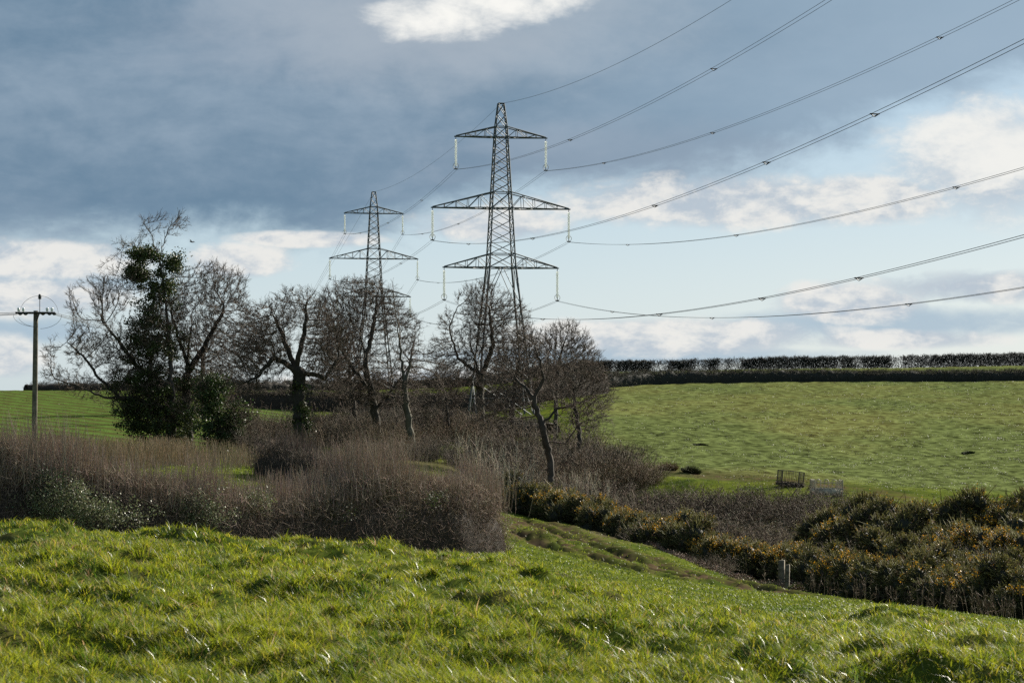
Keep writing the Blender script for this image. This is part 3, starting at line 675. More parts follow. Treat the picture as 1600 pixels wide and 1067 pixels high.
tree("ash_tree", 268, 203, [(266, 660), (268, 600), (264, 520), (256, 450), (250, 410), (246, 385)],
     [(248, 355, 20, 20), (228, 362, 12, 24), (270, 350, 20, 18), (200, 382, 20, 8), (150, 470, 44, 38), (185, 450, 40, 44), (160, 540, 56, 44), (170, 510, 55, 60), (225, 520, 60, 70), (200, 600, 60, 50), (115, 560, 34, 40), (100, 590, 36, 16), (150, 600, 45, 22), (250, 610, 50, 60), (90, 550, 24, 26)],
     .48, 'tallest tree at the left, thickly hung with dark ivy and topped by bare antler-like branches', natt=2000, step=.45, seed=3,
     limbs=[[(266, 640), (215, 625), (160, 620), (115, 600), (85, 590)], [(268, 600), (210, 570), (160, 500)], [(185, 622), (150, 585), (130, 555), (105, 535)], [(250, 410), (238, 370), (222, 345)], [(248, 400), (262, 360), (280, 338)], [(250, 412), (222, 390), (190, 378)]],
     ivy=[(225, 400, 30, 16, 2600), (215, 430, 26, 20, 2200), (268, 412, 22, 17, 1500), (245, 450, 34, 32, 2600), (240, 495, 50, 36, 3000), (225, 550, 64, 42, 4200), (225, 605, 70, 42, 5600), (262, 665, 62, 48, 6000), (215, 650, 44, 40, 3500)])
tree("ash_tree", 296, 208, [(293, 650), (290, 590), (296, 540), (300, 500)],
     [(325, 470, 68, 58), (350, 530, 66, 58), (385, 560, 36, 46), (290, 500, 50, 60), (320, 600, 60, 50)],
     .42, 'round headed bare tree crossing branches with the tall ivy-hung tree on its left', natt=1900, step=.45, seed=5,
     limbs=[[(290, 590), (320, 540), (350, 480)], [(292, 570), (270, 500), (262, 440)]],
     ivy=[(288, 640, 20, 60, 2600), (300, 590, 26, 30, 900), (285, 540, 22, 30, 700)])
tree("holly_tree", 346, 198, [(346, 690), (340, 650), (342, 610)], [(338, 620, 34, 42), (352, 660, 44, 40)],
     .2, 'low dark evergreen tree between the round headed tree and the dark trunked oak', natt=500, seed=8,
     ivy=[(335, 610, 34, 34, 2300), (330, 650, 36, 38, 2600), (362, 662, 32, 36, 2300), (345, 690, 34, 26, 1700), (380, 640, 14, 18, 350)], ivyc=(.04, .062, .018))
tree("oak_tree", 471, 190, [(470, 660), (466, 610), (468, 575)],
     [(455, 510, 62, 58), (405, 545, 44, 52), (505, 540, 44, 54), (455, 560, 86, 40), (395, 600, 36, 20), (510, 600, 34, 20)],
     .55, 'spreading oak with a thick dark upright trunk, fourth tree from the left', natt=2300, step=.42, seed=11, jit=.42,
     limbs=[[(468, 580), (430, 560), (400, 590), (375, 600)], [(468, 575), (440, 520), (420, 480)], [(468, 575), (475, 520), (480, 470)], [(468, 580), (510, 590), (530, 560)]],
     ivy=[(471, 660, 9, 44, 2200), (467, 605, 7, 20, 500)], bark=(.045, .040, .032))
tree("oak_tree", 593, 200, [(588, 660), (580, 610), (570, 565), (566, 530)],
     [(560, 490, 62, 54), (530, 530, 40, 48), (600, 520, 50, 50), (600, 590, 60, 44), (545, 590, 50, 36)],
     .40, 'broad bare oak with its crown in front of the farther pylon', natt=2400, step=.42, seed=14, jit=.4,
     limbs=[[(580, 610), (540, 560), (520, 510)], [(570, 565), (585, 500), (590, 450)], [(585, 640), (620, 600), (640, 570)], [(590, 670), (575, 600), (550, 545)]])
tree("ash_tree", 646, 195, [(640, 660), (632, 600), (624, 540), (618, 490), (613, 445)],
     [(640, 540, 24, 50), (655, 560, 26, 46), (612, 500, 12, 50), (640, 610, 34, 40), (620, 600, 30, 40), (672, 565, 26, 44), (668, 615, 32, 36)],
     .30, 'slender leaning bare tree with a broken spiky top, right of the farther pylon', natt=700, step=.42, seed=17, jit=.3, twl=.5,
     limbs=[[(632, 600), (645, 540), (652, 500)], [(624, 545), (622, 480)]], tw=2, bark=(.10, .088, .07))
tree("oak_tree", 752, 240, [(752, 655), (750, 610), (745, 570), (735, 540)],
     [(755, 480, 42, 38), (722, 510, 32, 46), (770, 530, 50, 54), (740, 570, 52, 36), (800, 500, 26, 36), (704, 560, 34, 44), (692, 600, 28, 32)],
     .42, 'bare twiggy oak rising in front of the left legs of the nearer pylon', natt=2200, step=.44, seed=21, jit=.42,
     limbs=[[(745, 575), (715, 560), (702, 510), (715, 480)], [(750, 600), (770, 540), (765, 480)]])
tree("oak_tree", 860, 168, [(861, 720), (854, 694), (849, 668), (841, 646), (835, 624), (820, 604), (806, 592)],
     [(835, 580, 50, 36), (870, 620, 56, 34), (800, 590, 44, 34), (895, 650, 46, 28), (830, 540, 36, 36), (908, 600, 46, 40), (925, 640, 36, 24), (780, 640, 40, 32)],
     .26, 'crooked oak with a sinuous trunk leaning left, at the right end of the trees', natt=1250, step=.40, seed=24, jit=.45, tw=3,
     limbs=[[(846, 660), (870, 640), (905, 630), (930, 620)], [(836, 625), (850, 590), (840, 550)], [(852, 690), (880, 690), (900, 670)]]
)
tree("ash_tree", 868, 235, [(868, 620), (872, 585), (876, 560)],
     [(885, 540, 36, 34), (860, 545, 24, 30), (905, 555, 26, 24)],
     .22, 'small fan shaped bare tree top just right of the nearer pylon', natt=900, step=.42, seed=27, jit=.35)
tree("oak_tree", 905, 205, [(905, 690), (900, 640), (896, 610)], [(900, 590, 46, 50), (925, 610, 36, 36), (880, 630, 40, 30)], .2, 'dark tangled tree at the far right of the trees, against the pasture', tw=3, natt=480, step=.4, seed=35, jit=.4)
tree("oak_tree", 800, 225, [(800, 640), (805, 600), (808, 570)], [(812, 570, 36, 50), (790, 610, 40, 40), (830, 600, 30, 40)],
     .28, 'bare tree tangled round the right legs of the nearer pylon', natt=1100, step=.42, seed=29, jit=.4)
tree("ash_tree", 556, 215, [(556, 660), (550, 610), (545, 570)], [(540, 560, 36, 60), (560, 610, 40, 40)],
     .22, 'thin multi stemmed bare tree in the gap right of the dark trunked oak', natt=900, step=.42, seed=31, jit=.35)
tree("ash_tree", 700, 215, [(700, 670), (698, 640), (694, 610)], [(694, 610, 28, 40), (680, 640, 30, 30)],
     .14, 'small bare tree low in the gap left of the nearer pylon', natt=600, step=.42, seed=33, jit=.35)

tree("ash_tree", 232, 318, [(234, 600), (236, 560)], [(236, 540, 38, 50), (215, 580, 30, 40)], .4, 'bare tree farther off, seen through the branches of the tall ivy hung tree', natt=900, step=.6, seed=41)
tree("ash_tree", 318, 322, [(318, 600), (316, 560)], [(318, 540, 34, 48), (336, 570, 30, 40)], .4, 'bare tree farther off, seen through the round headed tree', natt=900, step=.6, seed=42)

# ------------------------------------------------------------------ bushes (one of each kind, then copies)
def bush_bare(seed, col, up=.4, n0=70, h=2.2, w=1.6, dens=1.0, leafc=None, r0=.018, arch=.0):
    global rng
    rng = np.random.default_rng(seed); mb = MB(); n = int(n0 * dens)
    a = rng.uniform(0, 2 * math.pi, n); b0 = np.stack([np.cos(a), np.sin(a), np.zeros(n)], 1) * (rng.random((n, 1)) ** .5) * w * .45
    d = nrm(np.stack([np.cos(a) * .55, np.sin(a) * .55, np.full(n, up + .6)], 1) + rng.normal(0, .22, (n, 3))); L = rng.uniform(.6, 1.1, (n, 1)) * h
    P = [b0 - [0, 0, .15]]; dd_ = d
    for q in range(4):
        P.append(P[-1] + dd_ * L / 4); dd_ = nrm(dd_ + rng.normal(0, .16, (n, 3)) + np.array([0, 0, -arch])); 
    P = np.stack(P, 1); c = cvar(col, n, .2, .06)
    tubes(mb, P, np.array([[1, .85, .7, .5, .3]]) * r0 * np.ones((n, 1)), 4, c)
    for lev, (m, ln, rr_) in enumerate([(9, .55, .010), (16, .34, .007)]):
        k = int(m * dens)
        for _ in range(k):
            t = rng.uniform(.6, 3.99, n); i = t.astype(int); f = (t - i)[:, None]; st = P[np.arange(n), i] * (1 - f) + P[np.arange(n), i + 1] * f
            e = nrm(rng.normal(0, .75, (n, 3)) + d * .6 + [0, 0, up * .5 - arch]); l = rng.uniform(.4, 1.1, (n, 1)) * ln
            st = st + (rng.normal(0, .22, (n, 3)) if lev else 0); st[:, 2] = np.maximum(st[:, 2], .03)
            m1 = st + e * l * .5; e2 = nrm(e + rng.normal(0, .3, (n, 3)) + [0, 0, .1 - arch])
            tubes(mb, np.stack([st, m1, m1 + e2 * l * .5], 1), np.array([[1, .8, .4]]) * rr_ * np.ones((n, 1)), 3, cvar(col, n, .2, .07))
    if leafc is not None:
        m = int(1500 * dens); i = rng.integers(0, n, m); k = rng.integers(1, 5, m)
        q = P[i, k] + rng.normal(0, .25, (m, 3)); q = q[q[:, 2] > .05]; leaves(mb, q, rng.uniform(.04, .09, len(q)), cvar(leafc, len(q), .35, .15), 0, .7)
    return mb
def gorse(seed, flowers=.5, w=1.7, h=1.7):
    global rng
    rng = np.random.default_rng(seed); green, fl = MB(), MB(); nl = 17
    a = rng.uniform(0, 2 * math.pi, nl); rad = rng.random(nl) ** .6 * w * .68
    top = h * (1 - .45 * (rad / w) ** 2) * rng.uniform(.65, 1.08, nl); c = np.stack([np.cos(a) * rad, np.sin(a) * rad, top - .45], 1)
    lr = rng.uniform(.36, .58, nl)
    c = np.concatenate([c, c * [1.08, 1.08, .35] + rng.normal(0, .12, (nl, 3)), c * [1., 1., .68]]); lr = np.concatenate([lr, lr * 1.05, lr])
    c[:, 2] = np.maximum(c[:, 2], .25)
    # dark inner lumps, added to stop light passing through the bush
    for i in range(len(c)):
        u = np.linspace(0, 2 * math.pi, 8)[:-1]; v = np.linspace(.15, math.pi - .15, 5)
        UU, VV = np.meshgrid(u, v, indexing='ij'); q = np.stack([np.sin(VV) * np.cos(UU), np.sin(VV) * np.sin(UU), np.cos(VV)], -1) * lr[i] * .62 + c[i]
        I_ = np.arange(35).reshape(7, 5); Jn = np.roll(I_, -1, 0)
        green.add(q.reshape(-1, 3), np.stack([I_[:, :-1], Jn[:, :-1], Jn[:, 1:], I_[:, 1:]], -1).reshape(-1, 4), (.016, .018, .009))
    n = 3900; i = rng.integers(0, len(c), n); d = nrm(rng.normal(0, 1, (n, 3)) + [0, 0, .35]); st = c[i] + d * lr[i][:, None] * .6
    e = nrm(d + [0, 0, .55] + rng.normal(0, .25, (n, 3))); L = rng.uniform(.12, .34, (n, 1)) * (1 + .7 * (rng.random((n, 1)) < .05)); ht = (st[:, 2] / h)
    oc = np.array([.034, .044, .014]) * (1 - ht[:, None]) + np.array([.145, .132, .040]) * ht[:, None]; oc *= (1 + rng.normal(0, .25, (n, 1)))  # sunlit tops painted in: shoot colour brightens with height
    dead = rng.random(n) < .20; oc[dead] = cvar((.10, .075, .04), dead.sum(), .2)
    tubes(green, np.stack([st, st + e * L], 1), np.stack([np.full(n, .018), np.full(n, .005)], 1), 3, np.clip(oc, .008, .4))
    for k in range(7):                                  # spines along each shoot
        t = rng.uniform(.1, 1., (n, 1)); q = st + e * L * t; s_ = nrm(e * .7 + rng.normal(0, .8, (n, 3))); sd_ = nrm(np.cross(s_, rng.normal(0, 1, (n, 3)))); ln = rng.uniform(.06, .12, (n, 1))
        V_ = np.stack([q - sd_ * .012, q + sd_ * .012, q + s_ * ln], 1); green.add(V_, np.arange(3 * n).reshape(n, 3), np.repeat(np.clip(oc, .008, .4), 3, 0))
    fm = (ht > .45) & (rng.random(n) < flowers); 
    patch = vnoise(st[:, 0] * 2.2 + seed, st[:, 1] * 2.2, seed) > .70 - .33 * flowers
    idx = np.nonzero(fm & patch)[0]
    for k in range(8):
        q = st[idx] + e[idx] * L[idx] * rng.uniform(.35, 1.05, (len(idx), 1)) + rng.normal(0, .018, (len(idx), 3))
        leaves(fl, q, rng.uniform(.03, .055, len(q)), cvar((.52, .28, .02), len(q), .25, .08), .3, .9)
    return green, fl
def proto_gorse(seed, flowers, **kw):
    r = empty("gorse_bush", (0, 0, -500)); g_, f_ = gorse(seed, flowers, **kw)
    g_.build("spiny_shoots", M_gorse, r)
    if f_.n: f_.build("blossom", M_leaf, r)
    return r
used = set()
def place(proto, px, Yd, s=1., rz=None, label='', cat='bush', group=None, sz=None, sink=.1):
    o = proto if proto.name not in used else copy_tree(proto)
    used.add(o.name); used.add(proto.name)
    p = ground(px, Yd); o.location = (p.x, p.y, p.z - sink); o.rotation_euler = (0, 0, random.uniform(0, 6.28) if rz is None else rz)
    o.scale = (s, s, s * (sz or 1)); tag(o, label, cat, group); return o
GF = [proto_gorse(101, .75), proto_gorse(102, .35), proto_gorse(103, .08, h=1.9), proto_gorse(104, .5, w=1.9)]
ORD = ['first', 'second', 'third', 'fourth', 'fifth', 'sixth', 'seventh', 'eighth', 'ninth', 'tenth', 'eleventh', 'twelfth', 'thirteenth', 'fourteenth', 'fifteenth', 'sixteenth', 'seventeenth', 'eighteenth', 'nineteenth', 'twentieth', 'twenty-first', 'twenty-second', 'twenty-third', 'twenty-fourth', 'twenty-fifth', 'twenty-sixth', 'twenty-seventh', 'twenty-eighth', 'twenty-ninth', 'thirtieth', 'thirty-first', 'thirty-second', 'thirty-third', 'thirty-fourth', 'thirty-fifth', 'thirty-sixth']
# front row bordering the grass slope (px, Y, scale, proto)
row = [(795, 165, 1.2, 2), (822, 162, 1.35, 1), (850, 160, 1.35, 3), (880, 157, 1.35, 0), (912, 154, 1.3, 1), (948, 150, 1.25, 3), (985, 145, 1.15, 1), (1022, 140, 1.1, 1), (1055, 136, 1.45, 3), (1090, 132, 1.3, 2),
       (1120, 130, 1.1, 0), (1152, 130, 1.2, 0), (1185, 130, 1.2, 3), (1215, 130, 1.3, 0), (1250, 127, 1.3, 0), (1287, 120, 1.3, 3), (1320, 112, 1.3, 0), (1355, 107, 1.25, 1), (1395, 103, 1.3, 1), (1435, 99, 1.2, 2), (1475, 96, 1.25, 1), (1520, 93, 1.25, 3), (1565, 91, 1.2, 2), (1612, 89, 1.15, 1)]
for i, (px, Yd, s, k) in enumerate(row):
    look = ['covered in orange-yellow flowers', 'with scattered yellow flowers', 'all dark green', 'with yellow flowering tips'][k]
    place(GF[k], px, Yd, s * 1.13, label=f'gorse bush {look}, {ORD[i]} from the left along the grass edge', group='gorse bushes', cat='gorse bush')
back = [(1290, 150, 1.5, 2), (1325, 146, 1.6, 1), (1345, 158, 1.5, 2), (1372, 146, 1.75, 2), (1400, 156, 1.6, 1), (1425, 142, 1.7, 2), (1460, 150, 1.9, 1), (1485, 138, 1.5, 3), (1510, 150, 1.9, 2), (1535, 134, 1.5, 0), (1555, 150, 1.9, 1), (1590, 130, 1.5, 0), (1600, 150, 1.9, 2), (1640, 140, 1.9, 1), (1420, 122, 1.25, 2), (1470, 117, 1.2, 2), (1530, 114, 1.2, 1), (1590, 112, 1.2, 2), (1370, 130, 1.3, 2), (1640, 108, 1.3, 1)]
back.sort()
for i, (px, Yd, s, k) in enumerate(back):
    look = ['with orange flowers', 'olive tipped', 'dark green', 'with yellow flowering tips'][k]
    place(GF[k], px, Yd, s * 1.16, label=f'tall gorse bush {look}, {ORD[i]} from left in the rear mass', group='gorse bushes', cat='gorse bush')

def single(mb, name, material=M_twig): return mb.build(name, material)
BR = [single(bush_bare(201, (.095, .075, .058), .15, 85, 1.9, 2.4, 1.1, (.07, .06, .035), arch=.14), "bramble_thicket"),
      single(bush_bare(202, (.12, .095, .072), .1, 85, 1.6, 2.8, 1.1, (.06, .06, .035), arch=.18), "bramble_thicket")]
BB = [single(bush_bare(203, (.085, .071, .056), .45, 80, 2.7, 2.2, 1.2), "bare_bush"), single(bush_bare(204, (.115, .090, .062), .4, 80, 2.3, 2.6, 1.2, (.10, .06, .035)), "bare_bush")]
PS = [single(bush_bare(205, (.32, .29, .23), 1.3, 34, 4.2, 1.3, .7, r0=.026), "pale_shrub")]
# brown bank behind the row, across the gully
bk = [(px, Yd) for px, Yd in zip(range(905, 1345, 22), [176, 168, 178, 166, 174, 160, 176, 162, 172, 156, 174, 160, 170, 154, 174, 158, 168, 152, 172, 160])]
for i, (px, Yd) in enumerate(bk):
    place(BR[i % 2], px, Yd, random.uniform(1.25, 1.55), label=f'brown bramble thicket, {ORD[i]} from left on the bank below the pasture', cat='bramble', group='brambles on the bank')
for i, (px, Yd, s) in enumerate([(1010, 138, .8), (1110, 126, .7), (1235, 131, .9), (1300, 124, 1.0), (1345, 118, .9), (1395, 112, .8), (1440, 106, .8), (1490, 101, .8), (1545, 98, .8), (1590, 96, .8), (1330, 136, 1.3), (1450, 132, 1.3), (1500, 126, 1.2), (1570, 120, 1.2)]):
    place(BR[i % 2], px, Yd, s, label=f'brown bramble tangle, {ORD[i]} placed among the gorse bushes', cat='bramble', group='brambles growing through the gorse')
for i, (px, Yd, s) in enumerate([(962, 196, 1.5), (985, 190, 1.3), (1008, 192, 1.0)]):
    place(BB[1 if i else 0], px, Yd, s, label=f'reddish brown bare bush, {ORD[i]} of three from the left where the pasture meets the trees', cat='bush', group='bushes at the pasture corner')
for i, (px, Yd, s) in enumerate([(738, 172, 1.0), (762, 166, 1.15), (788, 164, 1.2), (812, 168, 1.05), (838, 162, .8), (900, 161, .95), (922, 163, 1.0), (948, 164, .8)]):
    place(PS[0], px, Yd, s, label=f'pale upright leafless shrub, {ORD[i]} from the left in front of the crooked oak', cat='shrub', group='pale leafless shrubs')
for i, (px, Yd, s) in enumerate([(1520, 122, .55), (1550, 120, .6), (1450, 140, .5)]):
    place(PS[0], px, Yd, s, label=['pale grey bare shrub among the dark gorse near the right edge', 'larger pale grey bare shrub beside the right edge gorse', 'small pale bare shrub deep in the dark gorse mass'][i], cat='shrub', group='pale leafless shrubs')
# undergrowth among the trees
ug = [(405, 228, 1.3), (425, 215, 1.2), (395, 196, 1.0), (440, 232, 1.3), (500, 214, 1.2), (520, 208, 1.4), (545, 196, 1.3), (570, 192, 1.2), (612, 200, 1.2), (630, 210, 1.2), (660, 205, 1.1), (668, 224, 1.2), (690, 232, 1.3), (715, 226, 1.3), (735, 214, 1.3), (765, 205, 1.4), (790, 196, 1.4), (822, 186, 1.5), (835, 200, 1.4), (872, 182, 1.3), (890, 196, 1.5), (915, 205, 1.5), (800, 178, 1.0), (600, 232, 1.4)]
for i, (px, Yd, s) in enumerate(sorted(ug)):
    place(BB[i % 2], px, Yd, s, label=f'dusky bare bush, {ORD[i]} from the left in the undergrowth beneath the trees', cat='bush', group='undergrowth beneath the trees')

ug2 = [(832, 163, 1.1), (884, 161, 1.2), (858, 163, 1.0), (570, 172, .8), (600, 166, .7), (632, 174, .85), (662, 170, .7), (690, 176, .9), (718, 170, .8), (650, 186, .9), (382, 222, 1.5), (418, 224, 1.6), (448, 212, 1.3), (492, 224, 1.7), (530, 222, 1.8), (560, 206, 1.5), (585, 222, 1.8), (618, 226, 1.7), (648, 218, 1.5), (672, 236, 1.5), (705, 214, 1.5), (728, 232, 1.8), (748, 222, 1.7), (775, 216, 1.9), (808, 206, 1.9), (838, 190, 1.7), (862, 196, 1.8), (884, 176, 1.4), (905, 186, 1.7), (925, 190, 1.6), (862, 170, 1.1), (842, 172, 1.2), (940, 205, 1.4), (895, 215, 1.9), (860, 222, 2.0)]
for i, (px, Yd, s) in enumerate(sorted(ug2)):
    place(BB[(i + 1) % 2], px, Yd, s, label=f'tall tangled bare bush, {ORD[i] if i < len(ORD) else "last"} from the left of those closing the gaps between trunks', cat='bush', group='tangled bushes between the trunks')

# ------------------------------------------------------------------ hedges
def hedge_line(name, path, h, w, n, tl, tr, col, label, corec=(.03, .024, .02), gaps=None, leaf=None, shoots=0, sh_len=.7, topc=None, parent_leaf=None, core=.6, seed=300, group=None, upb=.3):
    """path: list of (px, Y, height) world control points; builds one hedge thing"""
    global rng
    rng = np.random.default_rng(seed)
    pts_ = np.array([[(p[0] - 800) / F * p[1], p[1]] for p in path]); hs = np.array([p[2] for p in path])
    seg = np.concatenate([[0], np.cumsum(np.linalg.norm(np.diff(pts_, axis=0), axis=1))]); L = seg[-1]
    cen = lambda s: np.stack([np.interp(s, seg, pts_[:, 0]), np.interp(s, seg, pts_[:, 1])], 1)
    hh_ = lambda s: np.interp(s, seg, hs)
    o0 = np.array([pts_[len(pts_)//2][0], pts_[len(pts_)//2][1], 0.]); o0[2] = Hs(o0[0], o0[1]); root = empty(name, o0)
    tw_ = MB()
    if core:  # dark solid filler added behind the twigs to block light
        ns = max(8, int(L / .5)); s = np.linspace(0, L, ns); c = cen(s); nv = np.array([-(pts_[-1] - pts_[0])[1], (pts_[-1] - pts_[0])[0]]) / L; rows = []
        for (a, zf) in [(-.5, 0), (-.52, .4), (-.45, .8), (-.2, 1), (.2, 1), (.45, .8), (.52, .4), (.5, 0)]:
            q = c + nv * a * w * core * 1.3 * (1 + .5 * fbm(s * 1.3, s * 0 + a * 9, 5, 3))[:, None]; zz = H(q[:, 0], q[:, 1]) - .05 + hh_(s) * zf * core * (1.12 + .9 * fbm(s * 1.1, s * 0 + a * 5, 9, 3))
            if gaps is not None: zz = np.where(gaps(s) > .5, zz, H(q[:, 0], q[:, 1]) - .3)
            rows.append(np.stack([q[:, 0], q[:, 1], zz], 1))
        Vv = np.stack(rows, 0); I_ = np.arange(8 * ns).reshape(8, ns)
        tw_.add(Vv, np.stack([I_[:-1, :-1], I_[:-1, 1:], I_[1:, 1:], I_[1:, :-1]], -1).reshape(-1, 4), corec)
    s = rng.uniform(0, L, n); a = rng.normal(0, .33, n); zf = rng.random(n) ** .8; c = cen(s); nv = np.array([-(pts_[-1] - pts_[0])[1], (pts_[-1] - pts_[0])[0]]) / L
    q = c + nv * (a * w * (1 - .25 * zf))[:, None]; edge_ = fbm(s * .8, a, 77, 3) * .5
    endf = np.minimum(1, np.minimum(s, L - s) / (w * .5)) ** .35
    z = H(q[:, 0], q[:, 1]) + hh_(s) * zf * (.93 + edge_ * .55) * endf
    if gaps is not None:
        k = gaps(s) > rng.random(n); s, q, z, zf = s[k], q[k], z[k], zf[k]; n = len(s)
    st = np.stack([q[:, 0], q[:, 1], z], 1); d = nrm(rng.normal(0, .8, (n, 3)) + [0, 0, upb + .4 * 1]); l = rng.uniform(.4, 1.2, (n, 1)) * tl
    cc = cvar(col, n, .22, .07)
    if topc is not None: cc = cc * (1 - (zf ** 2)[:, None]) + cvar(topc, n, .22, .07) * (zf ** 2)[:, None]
    m1 = st + d * l * .5; d2 = nrm(d + rng.normal(0, .35, (n, 3)) + [0, 0, .2])
    tubes(tw_, np.stack([st, m1, m1 + d2 * l * .5], 1), np.array([[1, .8, .35]]) * tr * np.ones((n, 1)), 3, cc)
    if shoots:
        s = rng.uniform(0, L, shoots); c = cen(s) + nv * (rng.normal(0, .3, shoots) * w)[:, None]; z = H(c[:, 0], c[:, 1]) + hh_(s) * rng.uniform(.6, .98, shoots)
        st = np.stack([c[:, 0], c[:, 1], z], 1); ln = rng.uniform(.4, 1.1, (shoots, 1)) * sh_len * (.5 + 1.0 * np.clip(.5 + 2.5 * fbm(s * .9, s * 0, 31, 2), 0, 1))[:, None]; d = nrm(rng.normal(0, .12, (shoots, 3)) + [.02, 0, 1])
        tubes(tw_, np.stack([st, st + d * ln * .5, st + nrm(d + rng.normal(0, .08, (shoots, 3))) * ln], 1), np.array([[1, .8, .3]]) * tr * 1.1 * np.ones((shoots, 1)), 3, cvar(topc if topc is not None else col, shoots, .25, .07))
    tw_.build("branches", M_twig, root, origin=o0)
    if leaf:
        lm = MB()
        for (px, py, Yd, rx, rz, m, c_) in leaf:
            ce = np.array(at(px, py, Yd)); nc = max(5, m // 60); cl = ce + rng.normal(0, .5, (nc, 3)) * [rx, .25, rz]; i = rng.integers(0, nc, m)
            leaves(lm, cl[i] + rng.normal(0, .12, (m, 3)), rng.uniform(.03, .06, m), cvar(c_, m, .3, .1), 0, .75)
        lm.build("evergreen_leaves", M_leaf, root, origin=o0)
    tag(root, label, 'hedge', group); return root
LFC = (.13, .14, .07)
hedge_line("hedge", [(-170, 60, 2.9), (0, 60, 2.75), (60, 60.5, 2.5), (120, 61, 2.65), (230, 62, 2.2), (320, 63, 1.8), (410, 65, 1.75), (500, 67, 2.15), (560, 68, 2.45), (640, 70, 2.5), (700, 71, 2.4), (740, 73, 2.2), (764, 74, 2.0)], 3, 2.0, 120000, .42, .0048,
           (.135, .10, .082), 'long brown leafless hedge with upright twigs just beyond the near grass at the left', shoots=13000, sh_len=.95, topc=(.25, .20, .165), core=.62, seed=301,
           leaf=[(105, 790, 59.2, 1.3, .6, 5200, LFC), (160, 800, 59.6, 1.0, .5, 2500, LFC), (310, 800, 61.8, .9, .5, 3200, LFC), (392, 782, 63.5, .5, .3, 1500, LFC), (70, 765, 59.5, .7, .5, 1200, (.03, .05, .02)), (620, 790, 68, 1.6, .6, 900, (.045, .06, .02)), (480, 800, 66, 2.2, .4, 900, (.04, .05, .02))])
hedge_line("hedge", [(418, 118, 1.2), (440, 116, 1.9), (500, 112, 1.9), (580, 110, 1.7), (660, 108, 1.6), (700, 107, 1.2)], 2, 2.2, 26000, .4, .008,
           (.10, .08, .065), 'shorter dark hedge behind the near hedge, below the thick trunked oak', shoots=2500, sh_len=.8, topc=(.12, .095, .08), seed=303,
           leaf=[(435, 722, 116, 1.0, .5, 1500, (.022, .034, .012))])
hedge_line("hedge", [(860, 398, 3.4), (930, 412, 2.9), (1010, 424, 2.6), (1120, 430, 2.4), (1250, 432, 2.2), (1400, 433, 2.1), (1620, 434, 2.1), (1800, 434, 2.1)], 3, 3.0, 60000, .7, .022,
           (.045, .048, .034), 'dense dark hedge along the top of the right pasture', topc=(.050, .046, .032), core=.72, seed=305, corec=(.022, .024, .022))
gapf = lambda s: np.clip(2.6 * (fbm(s * .35, s * 0, 13, 2) + .38) + np.clip((s - 85) / 60, 0, .6) + .12, .3, 1)
hedge_line("hedge", [(900, 556, 3.0), (1000, 560, 3.0), (1200, 562, 3.2), (1400, 564, 3.5), (1600, 566, 3.9), (1800, 568, 4.0)], 4, 2.6, 62000, .7, .045,
           (.030, .032, .028), 'thin gappy hedge on the skyline above the right pasture with sky showing through', core=0, gaps=gapf, seed=306, upb=.1)
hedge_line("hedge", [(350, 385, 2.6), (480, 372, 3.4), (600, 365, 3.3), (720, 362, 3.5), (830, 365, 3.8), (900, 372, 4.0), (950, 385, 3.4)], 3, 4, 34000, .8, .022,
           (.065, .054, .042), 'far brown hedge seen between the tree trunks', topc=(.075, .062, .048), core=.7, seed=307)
hedge_line("hedge", [(40, 470, 1.6), (200, 470, 1.8), (400, 500, 2.2), (560, 520, 2.6), (760, 520, 2.8), (920, 530, 3.2)], 3, 4, 16000, .9, .03,
           (.05, .05, .045), 'thin far hedge on the skyline behind the left hand trees', core=.7, seed=308)
hedge_line("hedge", [(470, 300, 1.6), (560, 296, 2.4), (660, 290, 2.2), (760, 282, 2.2), (860, 275, 2.0)], 3, 5, 18000, .7, .018,
           (.075, .062, .05), 'low straggling line of scrub across the field behind the trees', core=.6, seed=309)

# pollard like stubs that carry the skyline hedge: none visible singly at this size
# ------------------------------------------------------------------ dry stalks (reeds) left
rng = np.random.default_rng(401)
rm = MB(); n = 15000
px = np.concatenate([rng.uniform(-60, 440, n // 2), rng.uniform(-60, 300, n - n // 2)]); Yd = rng.uniform(128, 158, n); x = (px - 800) / F * Yd
dn = np.clip(.5 + 2.2 * fbm(x * .5, Yd * .2, 17, 3), 0.05, 1); k = rng.random(n) < dn; x, Yd, px = x[k], Yd[k], px[k]; n = len(x)
st = np.stack([x, Yd, H(x, Yd)], 1); ln = rng.uniform(.7, 1.75, (n, 1)) * (1 - .4 * ss(px, 330, 430))[:, None]; d = nrm(rng.normal(0, .07, (n, 3)) + [.04, 0, 1])
tubes(rm, np.stack([st, st + d * ln * .6, st + nrm(d + rng.normal(0, .1, (n, 3))) * ln], 1), np.array([[.012, .010, .006]]) * np.ones((n, 1)), 3, cvar((.26, .20, .13), n, .25, .05))
tag(rm.build("dry_reeds", M_twig), 'tall dry straw coloured stalks standing behind the near hedge', 'reeds', kind='stuff')
